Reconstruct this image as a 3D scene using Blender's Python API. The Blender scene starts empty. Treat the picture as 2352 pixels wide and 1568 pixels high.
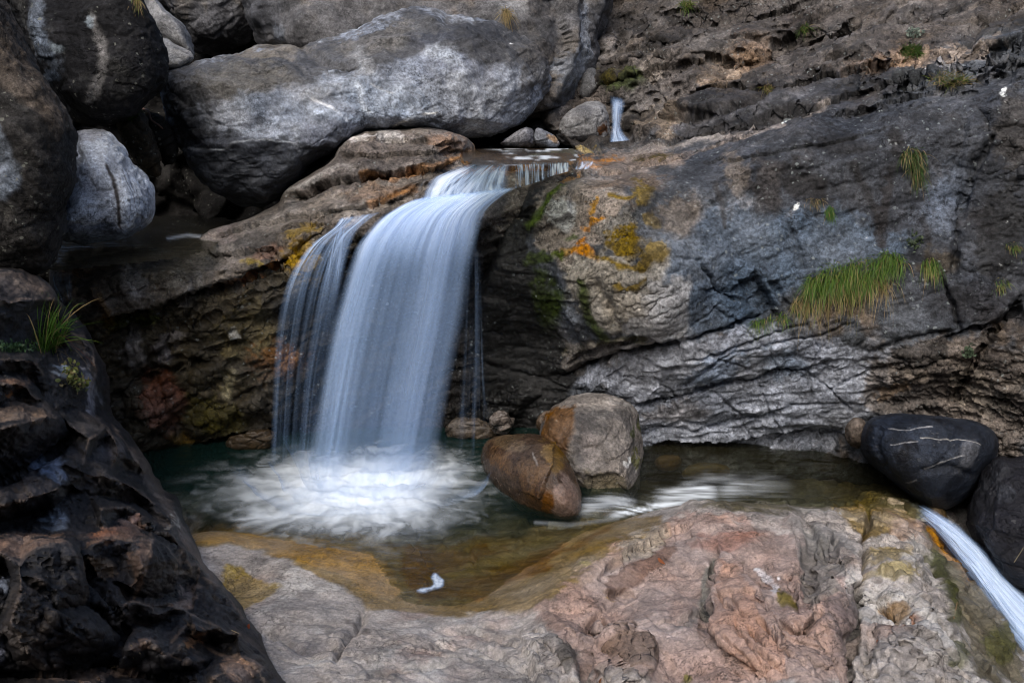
import bpy, math, random
import numpy as np
from mathutils import Vector
SC = bpy.context.scene
# ---------------------------------------------------------------- camera, sky, sun, exposure
PITCH = 16.0; CAMZ = 2.8; FPX = 1837.5
cam = bpy.data.objects.new('camera', bpy.data.cameras.new('camera')); SC.collection.objects.link(cam)
cam.location = (0, 0, CAMZ); cam.rotation_euler = (math.radians(90-PITCH), 0, 0)
cam.data.lens = FPX/2352*36; cam.data.sensor_width = 36; cam.data.clip_start = .05; cam.data.clip_end = 400
SC.camera = cam
SUN_EL, SUN_AZ = 52.0, 198.0            # azimuth: compass direction the light comes from, +Y is 0
world = bpy.data.worlds.new('World'); SC.world = world; world.use_nodes = True
wn = world.node_tree; bg = wn.nodes['Background']
sky = wn.nodes.new('ShaderNodeTexSky'); sky.sky_type = 'NISHITA'; sky.sun_disc = False
sky.sun_elevation = math.radians(SUN_EL); sky.sun_rotation = math.radians(SUN_AZ)
sky.air_density = 1.0; sky.dust_density = 3.5; sky.ozone_density = 1.0
wn.links.new(sky.outputs[0], bg.inputs[0]); bg.inputs[1].default_value = 0.15
sun = bpy.data.objects.new('sun', bpy.data.lights.new('sun', 'SUN')); SC.collection.objects.link(sun)
sun.data.energy = 1.5; sun.data.angle = math.radians(40); sun.data.color = (1, .96, .91)
_a, _e = math.radians(SUN_AZ), math.radians(SUN_EL)
sd = Vector((math.sin(_a)*math.cos(_e), math.cos(_a)*math.cos(_e), math.sin(_e)))
sun.rotation_euler = sd.to_track_quat('Z', 'Y').to_euler()
SC.view_settings.view_transform = 'Standard'; SC.view_settings.look = 'None'
SC.view_settings.exposure = 0.5; SC.view_settings.gamma = 1
SC.cycles.max_bounces = 8; SC.cycles.use_denoising = True; SC.cycles.denoising_input_passes = 'RGB_ALBEDO_NORMAL'; SC.cycles.denoising_prefilter = 'ACCURATE'; SC.cycles.filter_width = 1.05; SC.cycles.sample_clamp_indirect = 1.5; SC.cycles.transparent_max_bounces = 24
# ---------------------------------------------------------------- numeric helpers
cp, sp = math.cos(math.radians(PITCH)), math.sin(math.radians(PITCH))
def A(*a): return np.array(a, dtype=np.float64)
def P(u, v, Y):
    "the point seen at photo position u,v that stands Y metres north of the viewpoint"
    xc = (np.asarray(u, float)-1176)/FPX; yc = -(np.asarray(v, float)-784)/FPX
    dy = cp+yc*sp; dz = -sp+yc*cp; t = Y/dy
    return np.stack([xc*t, dy*t, CAMZ+dz*t], -1)
def G(u, v, z):
    "the point of the horizontal plane z seen at u,v"
    yc = -(np.asarray(v, float)-784)/FPX
    return P(u, v, (np.asarray(z, float)-CAMZ)/(-sp+yc*cp)*(cp+yc*sp))
def UV(p):
    x, y, z = p[..., 0], p[..., 1], p[..., 2]-CAMZ
    d = np.maximum(y*cp-z*sp, .05); w = y*sp+z*cp
    return 1176+FPX*x/d, 784-FPX*w/d
def ss(a, b, x): t = np.clip((x-a)/(b-a), 0, 1); return t*t*(3-2*t)
def hsh(ix, iy, iz, seed):
    h = (ix.astype(np.uint32)*np.uint32(374761393)) ^ (iy.astype(np.uint32)*np.uint32(668265263)) ^ (iz.astype(np.uint32)*np.uint32(2147483647)) ^ np.uint32((seed*1274126177) & 0xffffffff)
    h = (h ^ (h >> np.uint32(13)))*np.uint32(1274126177); h = (h ^ (h >> np.uint32(16)))*np.uint32(2246822519)
    return h ^ (h >> np.uint32(13))
_r = np.random.RandomState(7); _gt = _r.normal(size=(256, 3)); _gt /= np.linalg.norm(_gt, axis=1)[:, None]
def gn(p, seed=0):
    p = np.asarray(p); i = np.floor(p).astype(np.int64); f = p-i; w = f*f*f*(f*(f*6-15)+10); out = np.zeros(p.shape[:-1])
    for a in (0, 1):
        for b in (0, 1):
            for c in (0, 1):
                g = _gt[hsh(i[..., 0]+a, i[..., 1]+b, i[..., 2]+c, seed) & 255]
                d = g[..., 0]*(f[..., 0]-a)+g[..., 1]*(f[..., 1]-b)+g[..., 2]*(f[..., 2]-c)
                out += d*(w[..., 0] if a else 1-w[..., 0])*(w[..., 1] if b else 1-w[..., 1])*(w[..., 2] if c else 1-w[..., 2])
    return out*1.7
def fbm(p, o=4, seed=0, gain=.5):
    s = 0; a = 1; t = 0
    for k in range(o): s = s+a*gn(p*(2.07**k)+k*3.7, seed+k); t += a; a *= gain
    return s/t*1.4
def ridg(p, o=4, seed=0, gain=.55):
    s = 0; a = 1; t = 0
    for k in range(o): s = s+a*(1-2*np.abs(gn(p*(2.07**k)+k*1.7, seed+k))); t += a; a *= gain
    return s/t-.45
def rotm(k):
    r = np.random.RandomState(100+k).normal(size=(3, 3)); q, _ = np.linalg.qr(r); return q
def pl1(p, seed=0):
    "piecewise-linear noise: flat facets meeting in straight creases, as broken stone does"
    i = np.floor(p).astype(np.int64); f = p-i; o = np.argsort(-f, axis=1); fs = np.take_along_axis(f, o, 1); n = len(p); ar = np.arange(n)
    c = i.copy(); val = lambda c: (hsh(c[:, 0], c[:, 1], c[:, 2], seed) & 4095)/2047.5-1
    out = val(c)*(1-fs[:, 0]); c[ar, o[:, 0]] += 1; out += val(c)*(fs[:, 0]-fs[:, 1]); c[ar, o[:, 1]] += 1; out += val(c)*(fs[:, 1]-fs[:, 2]); c[ar, o[:, 2]] += 1; return out+val(c)*fs[:, 2]
def plf(p, sc, o=3, seed=0, gain=.5, st=None, ani=(1, 1, 1), wp=.35):
    q = (p if st is None else p@st.T)/A(*ani); s_ = 0; a = 1.; t = 0
    for k in range(o):
        r = (q*sc*2.13**k)@rotm(seed+k)+k*5.3
        if wp: r = r+wp*np.stack([pl1(r*.7, seed+40), pl1(r*.7+9, seed+41), pl1(r*.7+17, seed+42)], 1)
        s_ = s_+a*pl1(r, seed+k); t += a; a *= gain
    return s_/t
def plr(p, sc, o=2, seed=0, st=None, ani=(1, 1, 1)):
    "creased version: V-shaped clefts"
    s_ = 0
    for k in range(o): s_ = s_+.55**k*(np.minimum(np.abs(plf(p, sc*2.1**k, 1, seed+3*k, .5, st, ani)), .45)-.25)
    return s_
def crag(u, v, ang, sx, sy, amps, seed, crease=.5):
    "broken-rock relief over a face as planar chips of ever smaller size; returns metres"
    a = math.radians(ang); x = (u*math.cos(a)+v*math.sin(a))/sx; y = (-u*math.sin(a)+v*math.cos(a))/sy; h = 0; q = np.stack([x, y, 0*x], 1)
    for k, am in enumerate(amps):
        r = (q*2.3**k)@rotm(seed+k)+k*3.3; r = r+.45*np.stack([pl1(r*.8, seed+40+k), pl1(r*.8+9, seed+41), pl1(r*.8+17, seed+42)], 1)
        n = pl1(r, seed+k); m = pl1(r*1.3+7, seed+k+20); h = h+am*(n*(1-crease)+crease*(2*np.minimum(np.abs(m), .5)-.5))
    return h
def worley(p, seed=0):
    "cell data: F1, F2, per-cell random (n,4), offset to the cell's point"
    i = np.floor(p).astype(np.int64); n = p.shape[0]
    f1 = np.full(n, 9.); f2 = np.full(n, 9.); hid = np.zeros(n, np.uint32); off = np.zeros((n, 3))
    for a in (-1, 0, 1):
        for b in (-1, 0, 1):
            for c in (-1, 0, 1):
                h = hsh(i[:, 0]+a, i[:, 1]+b, i[:, 2]+c, seed)
                q = np.stack([(h & 1023)/1023., ((h >> 10) & 1023)/1023., ((h >> 20) & 1023)/1023.], 1)
                dv = i+A(a, b, c)+.1+.8*q-p; d = np.sqrt((dv**2).sum(1))
                m = d < f1; f2 = np.where(m, f1, np.minimum(f2, d)); f1 = np.where(m, d, f1)
                hid = np.where(m, h, hid); off = np.where(m[:, None], -dv, off)
    r = np.stack([((hid*np.uint32(k) ^ (hid >> np.uint32(9))) & 4095)/4095. for k in (2654435761, 40503, 97531, 1640531527)], 1)
    return f1, f2, r, off
def facets(p, scale, seed=0, tilt=1., edge=.1, st=None, ani=(1, 1, 1), warp=.25):
    "blocky broken-rock relief, range about -1..1 (metres per unit amplitude)"
    q = p if st is None else p@st.T
    q = q/(A(*ani)*scale)
    if warp: q = q+warp*np.stack([gn(q*.9, seed+31), gn(q*.9, seed+32), gn(q*.9, seed+33)], 1)
    f1, f2, r, off = worley(q, seed)
    h = (r[:, 3]-.5)+tilt*((r[:, :3]-.5)*off).sum(1)*2
    k = ss(0, edge, f2-f1)
    return h*(.35+.65*k)-.35*(1-k)
def cellr(p, scale, seed=0, st=None, ani=(1, 1, 1), warp=.25):
    "the random shade of the broken block each point belongs to (same blocks as facets)"
    q = p if st is None else p@st.T
    q = q/(A(*ani)*scale)
    if warp: q = q+warp*np.stack([gn(q*.9, seed+31), gn(q*.9, seed+32), gn(q*.9, seed+33)], 1)
    f1, f2, r, off = worley(q, seed); return r[:, 0]*.6+r[:, 1]*.4
def frame(strike, dip):
    "rows: along strike, along dip, bedding normal. strike deg in the XZ view plane, dip deg away"
    a, d = math.radians(strike), math.radians(dip)
    x = A(math.cos(a), 0, math.sin(a)); y = A(0, math.cos(d), math.sin(d)); n = np.cross(x, y); n /= np.linalg.norm(n); y = np.cross(n, x)
    return np.stack([x, y, n])
def strata(p, st, th, seed=0, rough=.35):
    "stepped beds: each bed sticks out by its own amount, varying along its length"
    q = p@st.T; t = q[:, 2]/th+rough*fbm(q/(th*7), 3, seed); c = np.floor(t); f = t-c
    z = np.zeros_like(t)
    def off(cc): return gn(np.stack([q[:, 0]/(th*9), q[:, 1]/(th*9), cc*7.31], 1), seed+5)+.7*(((hsh(cc.astype(np.int64), z.astype(np.int64), z.astype(np.int64), seed) & 1023)/1023.)-.5)
    a = off(c); b = off(c+1); w = ss(.82, 1., f)
    return a*(1-w)+b*w-.25*np.exp(-((f-.9)/.06)**2)+.15*np.sin(f*math.pi)
def chaikin(pts, n=1):
    p = np.array(pts, float)
    for _ in range(n):
        q = np.roll(p, -1, 0); p = np.stack([.75*p+.25*q, .25*p+.75*q], 1).reshape(-1, 2)
    return p
def polydist(u, v, pts, closed=False):
    "distance, signed side, and fraction along for points against a polyline"
    pts = np.asarray(pts, float); segs = list(zip(pts[:-1], pts[1:]))
    if closed: segs.append((pts[-1], pts[0]))
    best = np.full(u.shape, 1e9); side = np.zeros(u.shape); par = np.zeros(u.shape); nu = u.copy(); nv = v.copy()
    for k, (a, b) in enumerate(segs):
        d = b-a; L2 = max((d**2).sum(), 1e-9); t0 = ((u-a[0])*d[0]+(v-a[1])*d[1])/L2; t = np.clip(t0, 0, 1)
        x = a[0]+t*d[0]; y = a[1]+t*d[1]; dd = np.hypot(u-x, v-y); m = dd < best
        best = np.where(m, dd, best); side = np.where(m, np.sign(d[0]*(v-a[1])-d[1]*(u-a[0])), side)
        par = np.where(m, k+t, par); nu = np.where(m, x, nu); nv = np.where(m, y, nv)
    return best, side, par/len(segs), nu, nv
def inside(u, v, pts):
    c = np.zeros(u.shape, bool); n = len(pts)
    for k in range(n):
        x0, y0 = pts[k]; x1, y1 = pts[(k+1) % n]
        if y0 == y1: continue
        m = ((y0 > v) != (y1 > v)) & (u < (x1-x0)*(v-y0)/(y1-y0)+x0); c ^= m
    return c
class RBF:
    def __init__(s, x, y, c=60., lin=True):
        s.x = np.asarray(x, float); s.c = c; n = len(s.x)
        K = np.sqrt(((s.x[:, None]-s.x[None])**2).sum(2)+c*c)
        M = np.zeros((n+3, n+3)); M[:n, :n] = K; Q = np.c_[np.ones(n), s.x]; M[:n, n:] = Q; M[n:, :n] = Q.T
        s.w = np.linalg.lstsq(M, np.r_[np.asarray(y, float), 0, 0, 0], rcond=None)[0]
    def __call__(s, a, b):
        sh = a.shape; a = a.ravel(); b = b.ravel(); o = s.w[-3]+s.w[-2]*a+s.w[-1]*b
        for (x, y), w in zip(s.x, s.w): o = o+w*np.sqrt((a-x)**2+(b-y)**2+s.c**2)
        return o.reshape(sh)
def rot_ell(u, v, cu, cv, ru, rv, rot):
    a = math.radians(rot); x = u-cu; y = v-cv; c, s_ = math.cos(a), math.sin(a)
    return np.hypot((x*c+y*s_)/ru, (-x*s_+y*c)/rv)
def feats(u, v, F, wob):
    "relief measured off the photo: outward metres at each vertex. wob = small uv wobble so nothing is ruler straight"
    h = np.zeros(u.shape); u = u+wob[0]; v = v+wob[1]
    for f in F:
        k = f[0]
        if k in 'cs':
            _, pts, w, amt = f; p = np.array(pts, float); r = w*(3.2 if k == 'c' else 5)
            m = (u > p[:, 0].min()-r) & (u < p[:, 0].max()+r) & (v > p[:, 1].min()-r) & (v < p[:, 1].max()+r)
            if not m.any(): continue
            d, sd_, t, _, _ = polydist(u[m], v[m], p); fade = ss(0, .08, t)*ss(0, .08, 1-t)
            if k == 'c': h[m] += amt*np.exp(-(d/w)**2)*(.4+.6*fade)
            else: h[m] += np.where(sd_ > 0, amt*np.exp(-d/w), 0)*fade
        elif k == 'b':
            _, cu, cv, ru, rv, rot, amt = f; e = rot_ell(u, v, cu, cv, ru, rv, rot)
            h += amt*np.clip(1-e*e, 0, 1)**1.2
        elif k == 'p':
            _, pts, w, amt = f; d, _, _, _, _ = polydist(u, v, pts, True); i = inside(u, v, pts)
            h += amt*np.where(i, ss(0, w, d), 0)
    return h
def paint(u, v, p, base, spots, seed=3, warp=26, wscale=1.6):
    """base: list of (rgb, noise scale, lo, hi) layers; spots: ('e',u,v,ru,rv,rot,rgb,op) or ('l',pts,w,rgb,op) or ('p',pts,soft,rgb,op): stains,
    lichens, mineral patches of the stone, and some painted light and shade, with ragged noisy edges"""
    n1 = fbm(p*wscale*2.2, 5, seed); n2 = fbm(p*wscale*2.2+9.1, 5, seed+11); n3 = fbm(p*14, 4, seed+23, .6)
    U = u+warp*(n1+.35*n3); V = v+warp*(n2+.35*n3)
    col = np.zeros(p.shape)+A(*base[0][0])
    for rgb, sc, lo, hi in base[1:]:
        m = ss(lo, hi, fbm(p*A(sc, sc, sc*.8), 5, seed+int(sc*7)+int(lo*100), .6))[:, None]
        col = col*(1-m)+A(*rgb)*m
    for s in spots:
        if s[0] == 'e':
            _, cu, cv, ru, rv, rot, rgb, op = s; e = rot_ell(U, V, cu, cv, ru, rv, rot); m = ss(0, .45, 1-e+.35*n3)*op
        elif s[0] == 'l':
            _, pts, w, rgb, op = s; d = polydist(u+warp*.4*n1, v+warp*.4*n2, pts)[0]; m = ss(0, .8, 1-d/(w*(1+.6*n3)))*op
        else:
            _, pts, soft, rgb, op = s; d = polydist(U, V, pts, True)[0]; i = inside(U, V, pts)
            m = ss(-soft*.5, soft*.5, np.where(i, d, -d)+soft*.6*n3)*op
        m = np.clip(m, 0, 1)[:, None]; col = col*(1-m)+A(*rgb)*m
    return np.clip(col, .004, .9)
def normals(V, F):
    n = np.zeros_like(V); a = V[F[:, 0]]; b = V[F[:, 1]]; c = V[F[:, 2]]; d = V[F[:, 3]]
    fn = np.cross(c-a, d-b)
    for k in range(4):
        for j in range(3): n[:, j] += np.bincount(F[:, k], fn[:, j], len(V))
    return n/np.maximum(np.linalg.norm(n, axis=1), 1e-12)[:, None]
def mesh_obj(name, V, F, mat, attrs=None, uv=None, parent=None, origin=None, smooth=True):
    V = np.asarray(V, float)
    if origin is None: origin = A((V[:, 0].min()+V[:, 0].max())/2, (V[:, 1].min()+V[:, 1].max())/2, V[:, 2].min())
    origin = np.asarray(origin, float)
    me = bpy.data.meshes.new(name); F = np.asarray(F, np.int32); k = F.shape[1]
    me.vertices.add(len(V)); me.vertices.foreach_set('co', (V-origin).astype(np.float32).ravel())
    me.loops.add(F.size); me.loops.foreach_set('vertex_index', F.ravel())
    me.polygons.add(len(F)); me.polygons.foreach_set('loop_start', np.arange(0, F.size, k, dtype=np.int32))
    me.update(calc_edges=True)
    me.polygons.foreach_set('use_smooth', np.full(len(F), smooth))
    for an, av in (attrs or {}).items():
        av = np.asarray(av, np.float32)
        if av.ndim == 2:
            at = me.attributes.new(an, 'FLOAT_COLOR', 'POINT'); at.data.foreach_set('color', np.c_[av, np.ones(len(av), np.float32)].astype(np.float32).ravel())
        else:
            at = me.attributes.new(an, 'FLOAT', 'POINT'); at.data.foreach_set('value', av)
    if uv is not None:
        l = me.uv_layers.new(name='UVMap'); l.data.foreach_set('uv', np.asarray(uv, np.float32)[F.ravel()].ravel())
    if mat: me.materials.append(mat)
    o = bpy.data.objects.new(name, me); SC.collection.objects.link(o)
    if parent:
        o.parent = parent; o.location = Vector(origin)-parent.location
    else: o.location = origin
    return o
def tag(o, label=None, cat=None, group=None, kind=None):
    if label: o['label'] = label
    if cat: o['category'] = cat
    if group: o['group'] = group
    if kind: o['kind'] = kind
    return o
def empty(name, loc):
    o = bpy.data.objects.new(name, None); SC.collection.objects.link(o); o.location = Vector(loc); o.empty_display_size = .1; return o
# ---------------------------------------------------------------- materials
def lk(nt, a, b): nt.links.new(a, b)
def rock_mat(name, rough=.75, bump=.6, fine=1., speck=0., spcol=(.5, .5, .45), contrast=.5, spec=.2, ani=None, wetrough=.22, seam=1.):
    m = bpy.data.materials.new(name); m.use_nodes = True; nt = m.node_tree; N = nt.nodes; b = N['Principled BSDF']
    tc = N.new('ShaderNodeTexCoord'); mp = N.new('ShaderNodeMapping'); lk(nt, tc.outputs['Object'], mp.inputs[0])
    if ani: mp.inputs['Rotation'].default_value = [math.radians(x) for x in ani[0]]; mp.inputs['Scale'].default_value = ani[1]
    def noise(sc, det, ro=.6, src=mp.outputs[0]):
        n = N.new('ShaderNodeTexNoise'); n.inputs['Scale'].default_value = sc; n.inputs['Detail'].default_value = det; n.inputs['Roughness'].default_value = ro
        lk(nt, src, n.inputs['Vector']); return n
    def mr(src, a, b_, c, d):
        r = N.new('ShaderNodeMapRange'); r.inputs[1].default_value = a; r.inputs[2].default_value = b_; r.inputs[3].default_value = c; r.inputs[4].default_value = d
        lk(nt, src, r.inputs[0]); return r.outputs[0]
    def mth(op, a, b_):
        x = N.new('ShaderNodeMath'); x.operation = op
        for k, s in enumerate((a, b_)):
            if isinstance(s, (int, float)): x.inputs[k].default_value = s
            else: lk(nt, s, x.inputs[k])
        return x.outputs[0]
    tint = N.new('ShaderNodeAttribute'); tint.attribute_name = 'tint'
    wet = N.new('ShaderNodeAttribute'); wet.attribute_name = 'wet'
    mos = N.new('ShaderNodeAttribute'); mos.attribute_name = 'moss'
    n1 = noise(5*fine, 8, .65); n2 = noise(34*fine, 6, .7); n3 = noise(150*fine, 3, .6); n4 = noise(1.6*fine, 3, .5)
    f1 = mr(n1.outputs[0], .36, .66, 1-contrast*.75, 1+contrast*.95); f2 = mr(n2.outputs[0], .36, .66, 1-contrast*.8, 1+contrast*1.1); f3 = mr(n3.outputs[0], .36, .66, 1-contrast*.5, 1+contrast*.6)
    def vein(sc, wd, dist):                       # thin meandering seams
        n = noise(sc, 5, .6); n.inputs['Distortion'].default_value = dist
        return mr(mth('ABSOLUTE', mth('SUBTRACT', n.outputs[0], .5), 0.), 0., wd, 1., 0.)
    vn = mth('MULTIPLY', mth('MAXIMUM', vein(3.1*fine, .010, .6), vein(8.5*fine, .014, .3)), mr(n4.outputs[0], .42, .58, 0., 1.))
    f = mth('MULTIPLY', mth('MULTIPLY', mth('MULTIPLY', f1, f2), f3), mr(vn, 0., 1., 1., 1-.75*seam))
    vm = N.new('ShaderNodeVectorMath'); vm.operation = 'SCALE'; lk(nt, tint.outputs['Color'], vm.inputs[0]); lk(nt, f, vm.inputs['Scale'])
    hs = N.new('ShaderNodeHueSaturation'); lk(nt, vm.outputs[0], hs.inputs['Color']); lk(nt, mr(n4.outputs[0], .3, .7, .7, 1.35), hs.inputs['Saturation'])
    col = hs.outputs[0]
    if speck > 0:
        vo = N.new('ShaderNodeTexVoronoi'); vo.inputs['Scale'].default_value = 26*fine; vo.inputs['Randomness'].default_value = 1
        wv = N.new('ShaderNodeVectorMath'); wv.operation = 'ADD'; wn_ = noise(60, 3); sc_ = N.new('ShaderNodeVectorMath'); sc_.operation = 'SCALE'; sc_.inputs['Scale'].default_value = .035
        lk(nt, wn_.outputs['Color'], sc_.inputs[0]); lk(nt, tc.outputs['Object'], wv.inputs[0]); lk(nt, sc_.outputs[0], wv.inputs[1]); lk(nt, wv.outputs[0], vo.inputs['Vector'])
        a = mth('LESS_THAN', vo.outputs['Distance'], mr(vo.outputs['Color'], 0.35, 1, -.1, .42))
        g = mr(noise(2.2, 3).outputs[0], .4, .6, 0, speck); mk = mth('MULTIPLY', a, g)
        mx = N.new('ShaderNodeMix'); mx.data_type = 'RGBA'; lk(nt, mk, mx.inputs[0]); lk(nt, col, mx.inputs[6]); mx.inputs[7].default_value = (*spcol, 1); col = mx.outputs[2]
    lk(nt, col, b.inputs['Base Color'])
    rr = mth('ADD', mth('MULTIPLY', mr(n2.outputs[0], .3, .7, rough-.1, rough+.12), mth('SUBTRACT', 1., wet.outputs['Fac'])), mth('MULTIPLY', wet.outputs['Fac'], wetrough))
    rr = mth('MAXIMUM', rr, mth('MULTIPLY', mos.outputs['Fac'], .9)); lk(nt, rr, b.inputs['Roughness'])
    b.inputs['Specular IOR Level'].default_value = spec
    hgt = mth('ADD', mth('ADD', mth('SUBTRACT', mth('MULTIPLY', n1.outputs[0], .045), mth('MULTIPLY', vn, .012*seam)), mth('MULTIPLY', n2.outputs[0], .022)), mth('MULTIPLY', n3.outputs[0], mth('ADD', .005, mth('MULTIPLY', mos.outputs['Fac'], .02))))
    bp = N.new('ShaderNodeBump'); bp.inputs['Strength'].default_value = bump; bp.inputs['Distance'].default_value = 1.; lk(nt, hgt, bp.inputs['Height']); lk(nt, bp.outputs[0], b.inputs['Normal'])
    return m
# ---------------------------------------------------------------- builders of rock surfaces
def mask(u, v, p, spots, seed=41, warp=22):
    if not spots: return np.zeros(u.shape)
    n1 = fbm(p*3.1, 4, seed); n2 = fbm(p*3.1+5, 4, seed+9); n3 = fbm(p*15, 3, seed+17, .6); U = u+warp*(n1+.4*n3); V = v+warp*(n2+.4*n3); r = np.zeros(u.shape)
    for s in spots:
        if s[0] == 'e': m = ss(0, .5, 1-rot_ell(U, V, *s[1:6])+.35*n3)*s[6]
        elif s[0] == 'all': m = np.full(u.shape, s[1])*ss(-.5, .1, n1+n3*.3)
        elif s[0] == 'l': m = ss(0, .8, 1-polydist(U, V, s[1])[0]/s[2])*s[3]
        else: m = ss(-8, 14, np.where(inside(U, V, s[1]), 1, -1)*polydist(U, V, s[1], True)[0]+10*n3)*s[2]
        r = np.maximum(r, m)
    return r
def wobble(p, a=7.): return a*(fbm(p*5, 3, 77)+.4*gn(p*22, 78)), a*(fbm(p*5+3, 3, 79)+.4*gn(p*22, 80))
def rough_outline(pts, jag, seed, step=9.):
    p = []
    for k in range(len(pts)):
        a, b = np.array(pts[k], float), np.array(pts[(k+1) % len(pts)], float); n = max(1, int(np.hypot(*(b-a))/45))
        for j in range(n): p.append(a+(b-a)*j/n)
    p = chaikin(p, 1); o = []
    for k in range(len(p)):
        a, b = p[k], p[(k+1) % len(p)]; n = max(1, int(np.hypot(*(b-a))/step))
        for j in range(n): o.append(a+(b-a)*j/n)
    o = np.array(o); q = np.c_[o/60., np.full(len(o), seed*3.3)]
    o[:, 0] += jag*(.6*fbm(q, 4, seed)+.8*plf(q, 1.3, 3, seed)); o[:, 1] += jag*(.6*fbm(q+7, 4, seed+4)+.8*plf(q+7, 1.3, 3, seed+4)); return o
ROCKS = []
def finish(name, V, F, u, v, p0, Fe, disp, base, spots, wet, moss, mat, edgew=None, seed=1, flipcam=True, wob=7., origin=None, parent=None, extra=None, warp=26, cells=None, ray=0.):
    n = normals(V, F)
    if flipcam and ((n*(V-A(0, 0, CAMZ))).sum(1) > 0).mean() > .5: F = F[:, ::-1]; n = -n
    h = disp(V)
    if Fe: h = h+feats(u, v, Fe, wobble(V, wob))
    if edgew is not None: h = h*edgew
    if ray:
        rd = A(0, 0, CAMZ)-V; rd /= np.linalg.norm(rd, axis=1)[:, None]; dn = n*(1-ray)+rd*ray; dn /= np.linalg.norm(dn, axis=1)[:, None]
    else: dn = n
    V2 = V+dn*h[:, None]
    tint = paint(u, v, V, base, spots, seed, warp)
    if cells:
        for (mf, cs, cseed, cst, cani, cw, k) in cells:
            r_ = cellr(V, cs, cseed, cst, cani, cw); m_ = 1. if mf is None else mf(u, v, V); tint = tint*np.exp(k*m_*(r_-.5)*2)[:, None]
    w = mask(u, v, V, wet); mo = mask(u, v, V, moss)
    if moss: V2 = V2+n*(mo*(.012+.012*gn(V*28, 5)))[:, None]
    if extra: V2, F, tint, w, mo = extra(V2, F, tint, w, mo, u, v)
    return mesh_obj(name, V2, F, mat, {'tint': tint, 'wet': w, 'moss': mo}, origin=origin, parent=parent)
def tin(lines, u, v):
    "straight-edged facets between measured ridge and crease lines: linear interpolation over their triangulation"
    from mathutils.geometry import delaunay_2d_cdt
    vs = []; es = []; key = {}
    for L in lines:
        ids = []
        for p in L:
            k = (round(p[0]), round(p[1]))
            if k not in key: key[k] = len(vs); vs.append(p)
            ids.append(key[k])
        es += [(a, b_) for a, b_ in zip(ids[:-1], ids[1:]) if a != b_]
    r = delaunay_2d_cdt([Vector(p[:2]) for p in vs], es, [], 0, 1e-4); co = np.array([list(c) for c in r[0]]); z = np.zeros(len(co))
    src = np.array([p[:2] for p in vs], float); h0 = np.array([p[2] for p in vs], float)
    for i, c in enumerate(co):
        d = np.hypot(*(src-c).T); j = d.argmin()
        if d[j] < 1: z[i] = h0[j]
        else: w = 1/d**3; z[i] = (w*h0).sum()/w.sum()
    out = np.zeros(u.shape); done = np.zeros(u.shape, bool)
    for t in r[2]:
        a, b_, c = co[t[0]], co[t[1]], co[t[2]]; m = (u >= min(a[0], b_[0], c[0])-1) & (u <= max(a[0], b_[0], c[0])+1) & (v >= min(a[1], b_[1], c[1])-1) & (v <= max(a[1], b_[1], c[1])+1) & ~done
        if not m.any(): continue
        D = (b_[1]-c[1])*(a[0]-c[0])+(c[0]-b_[0])*(a[1]-c[1])
        if abs(D) < 1e-6: continue
        l1 = ((b_[1]-c[1])*(u[m]-c[0])+(c[0]-b_[0])*(v[m]-c[1]))/D; l2 = ((c[1]-a[1])*(u[m]-c[0])+(a[0]-c[0])*(v[m]-c[1]))/D; l3 = 1-l1-l2
        k = (l1 > -1e-3) & (l2 > -1e-3) & (l3 > -1e-3); ii = np.where(m)[0][k]
        out[ii] = (l1*z[t[0]]+l2*z[t[1]]+l3*z[t[2]])[k]; done[ii] = True
    return out
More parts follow.
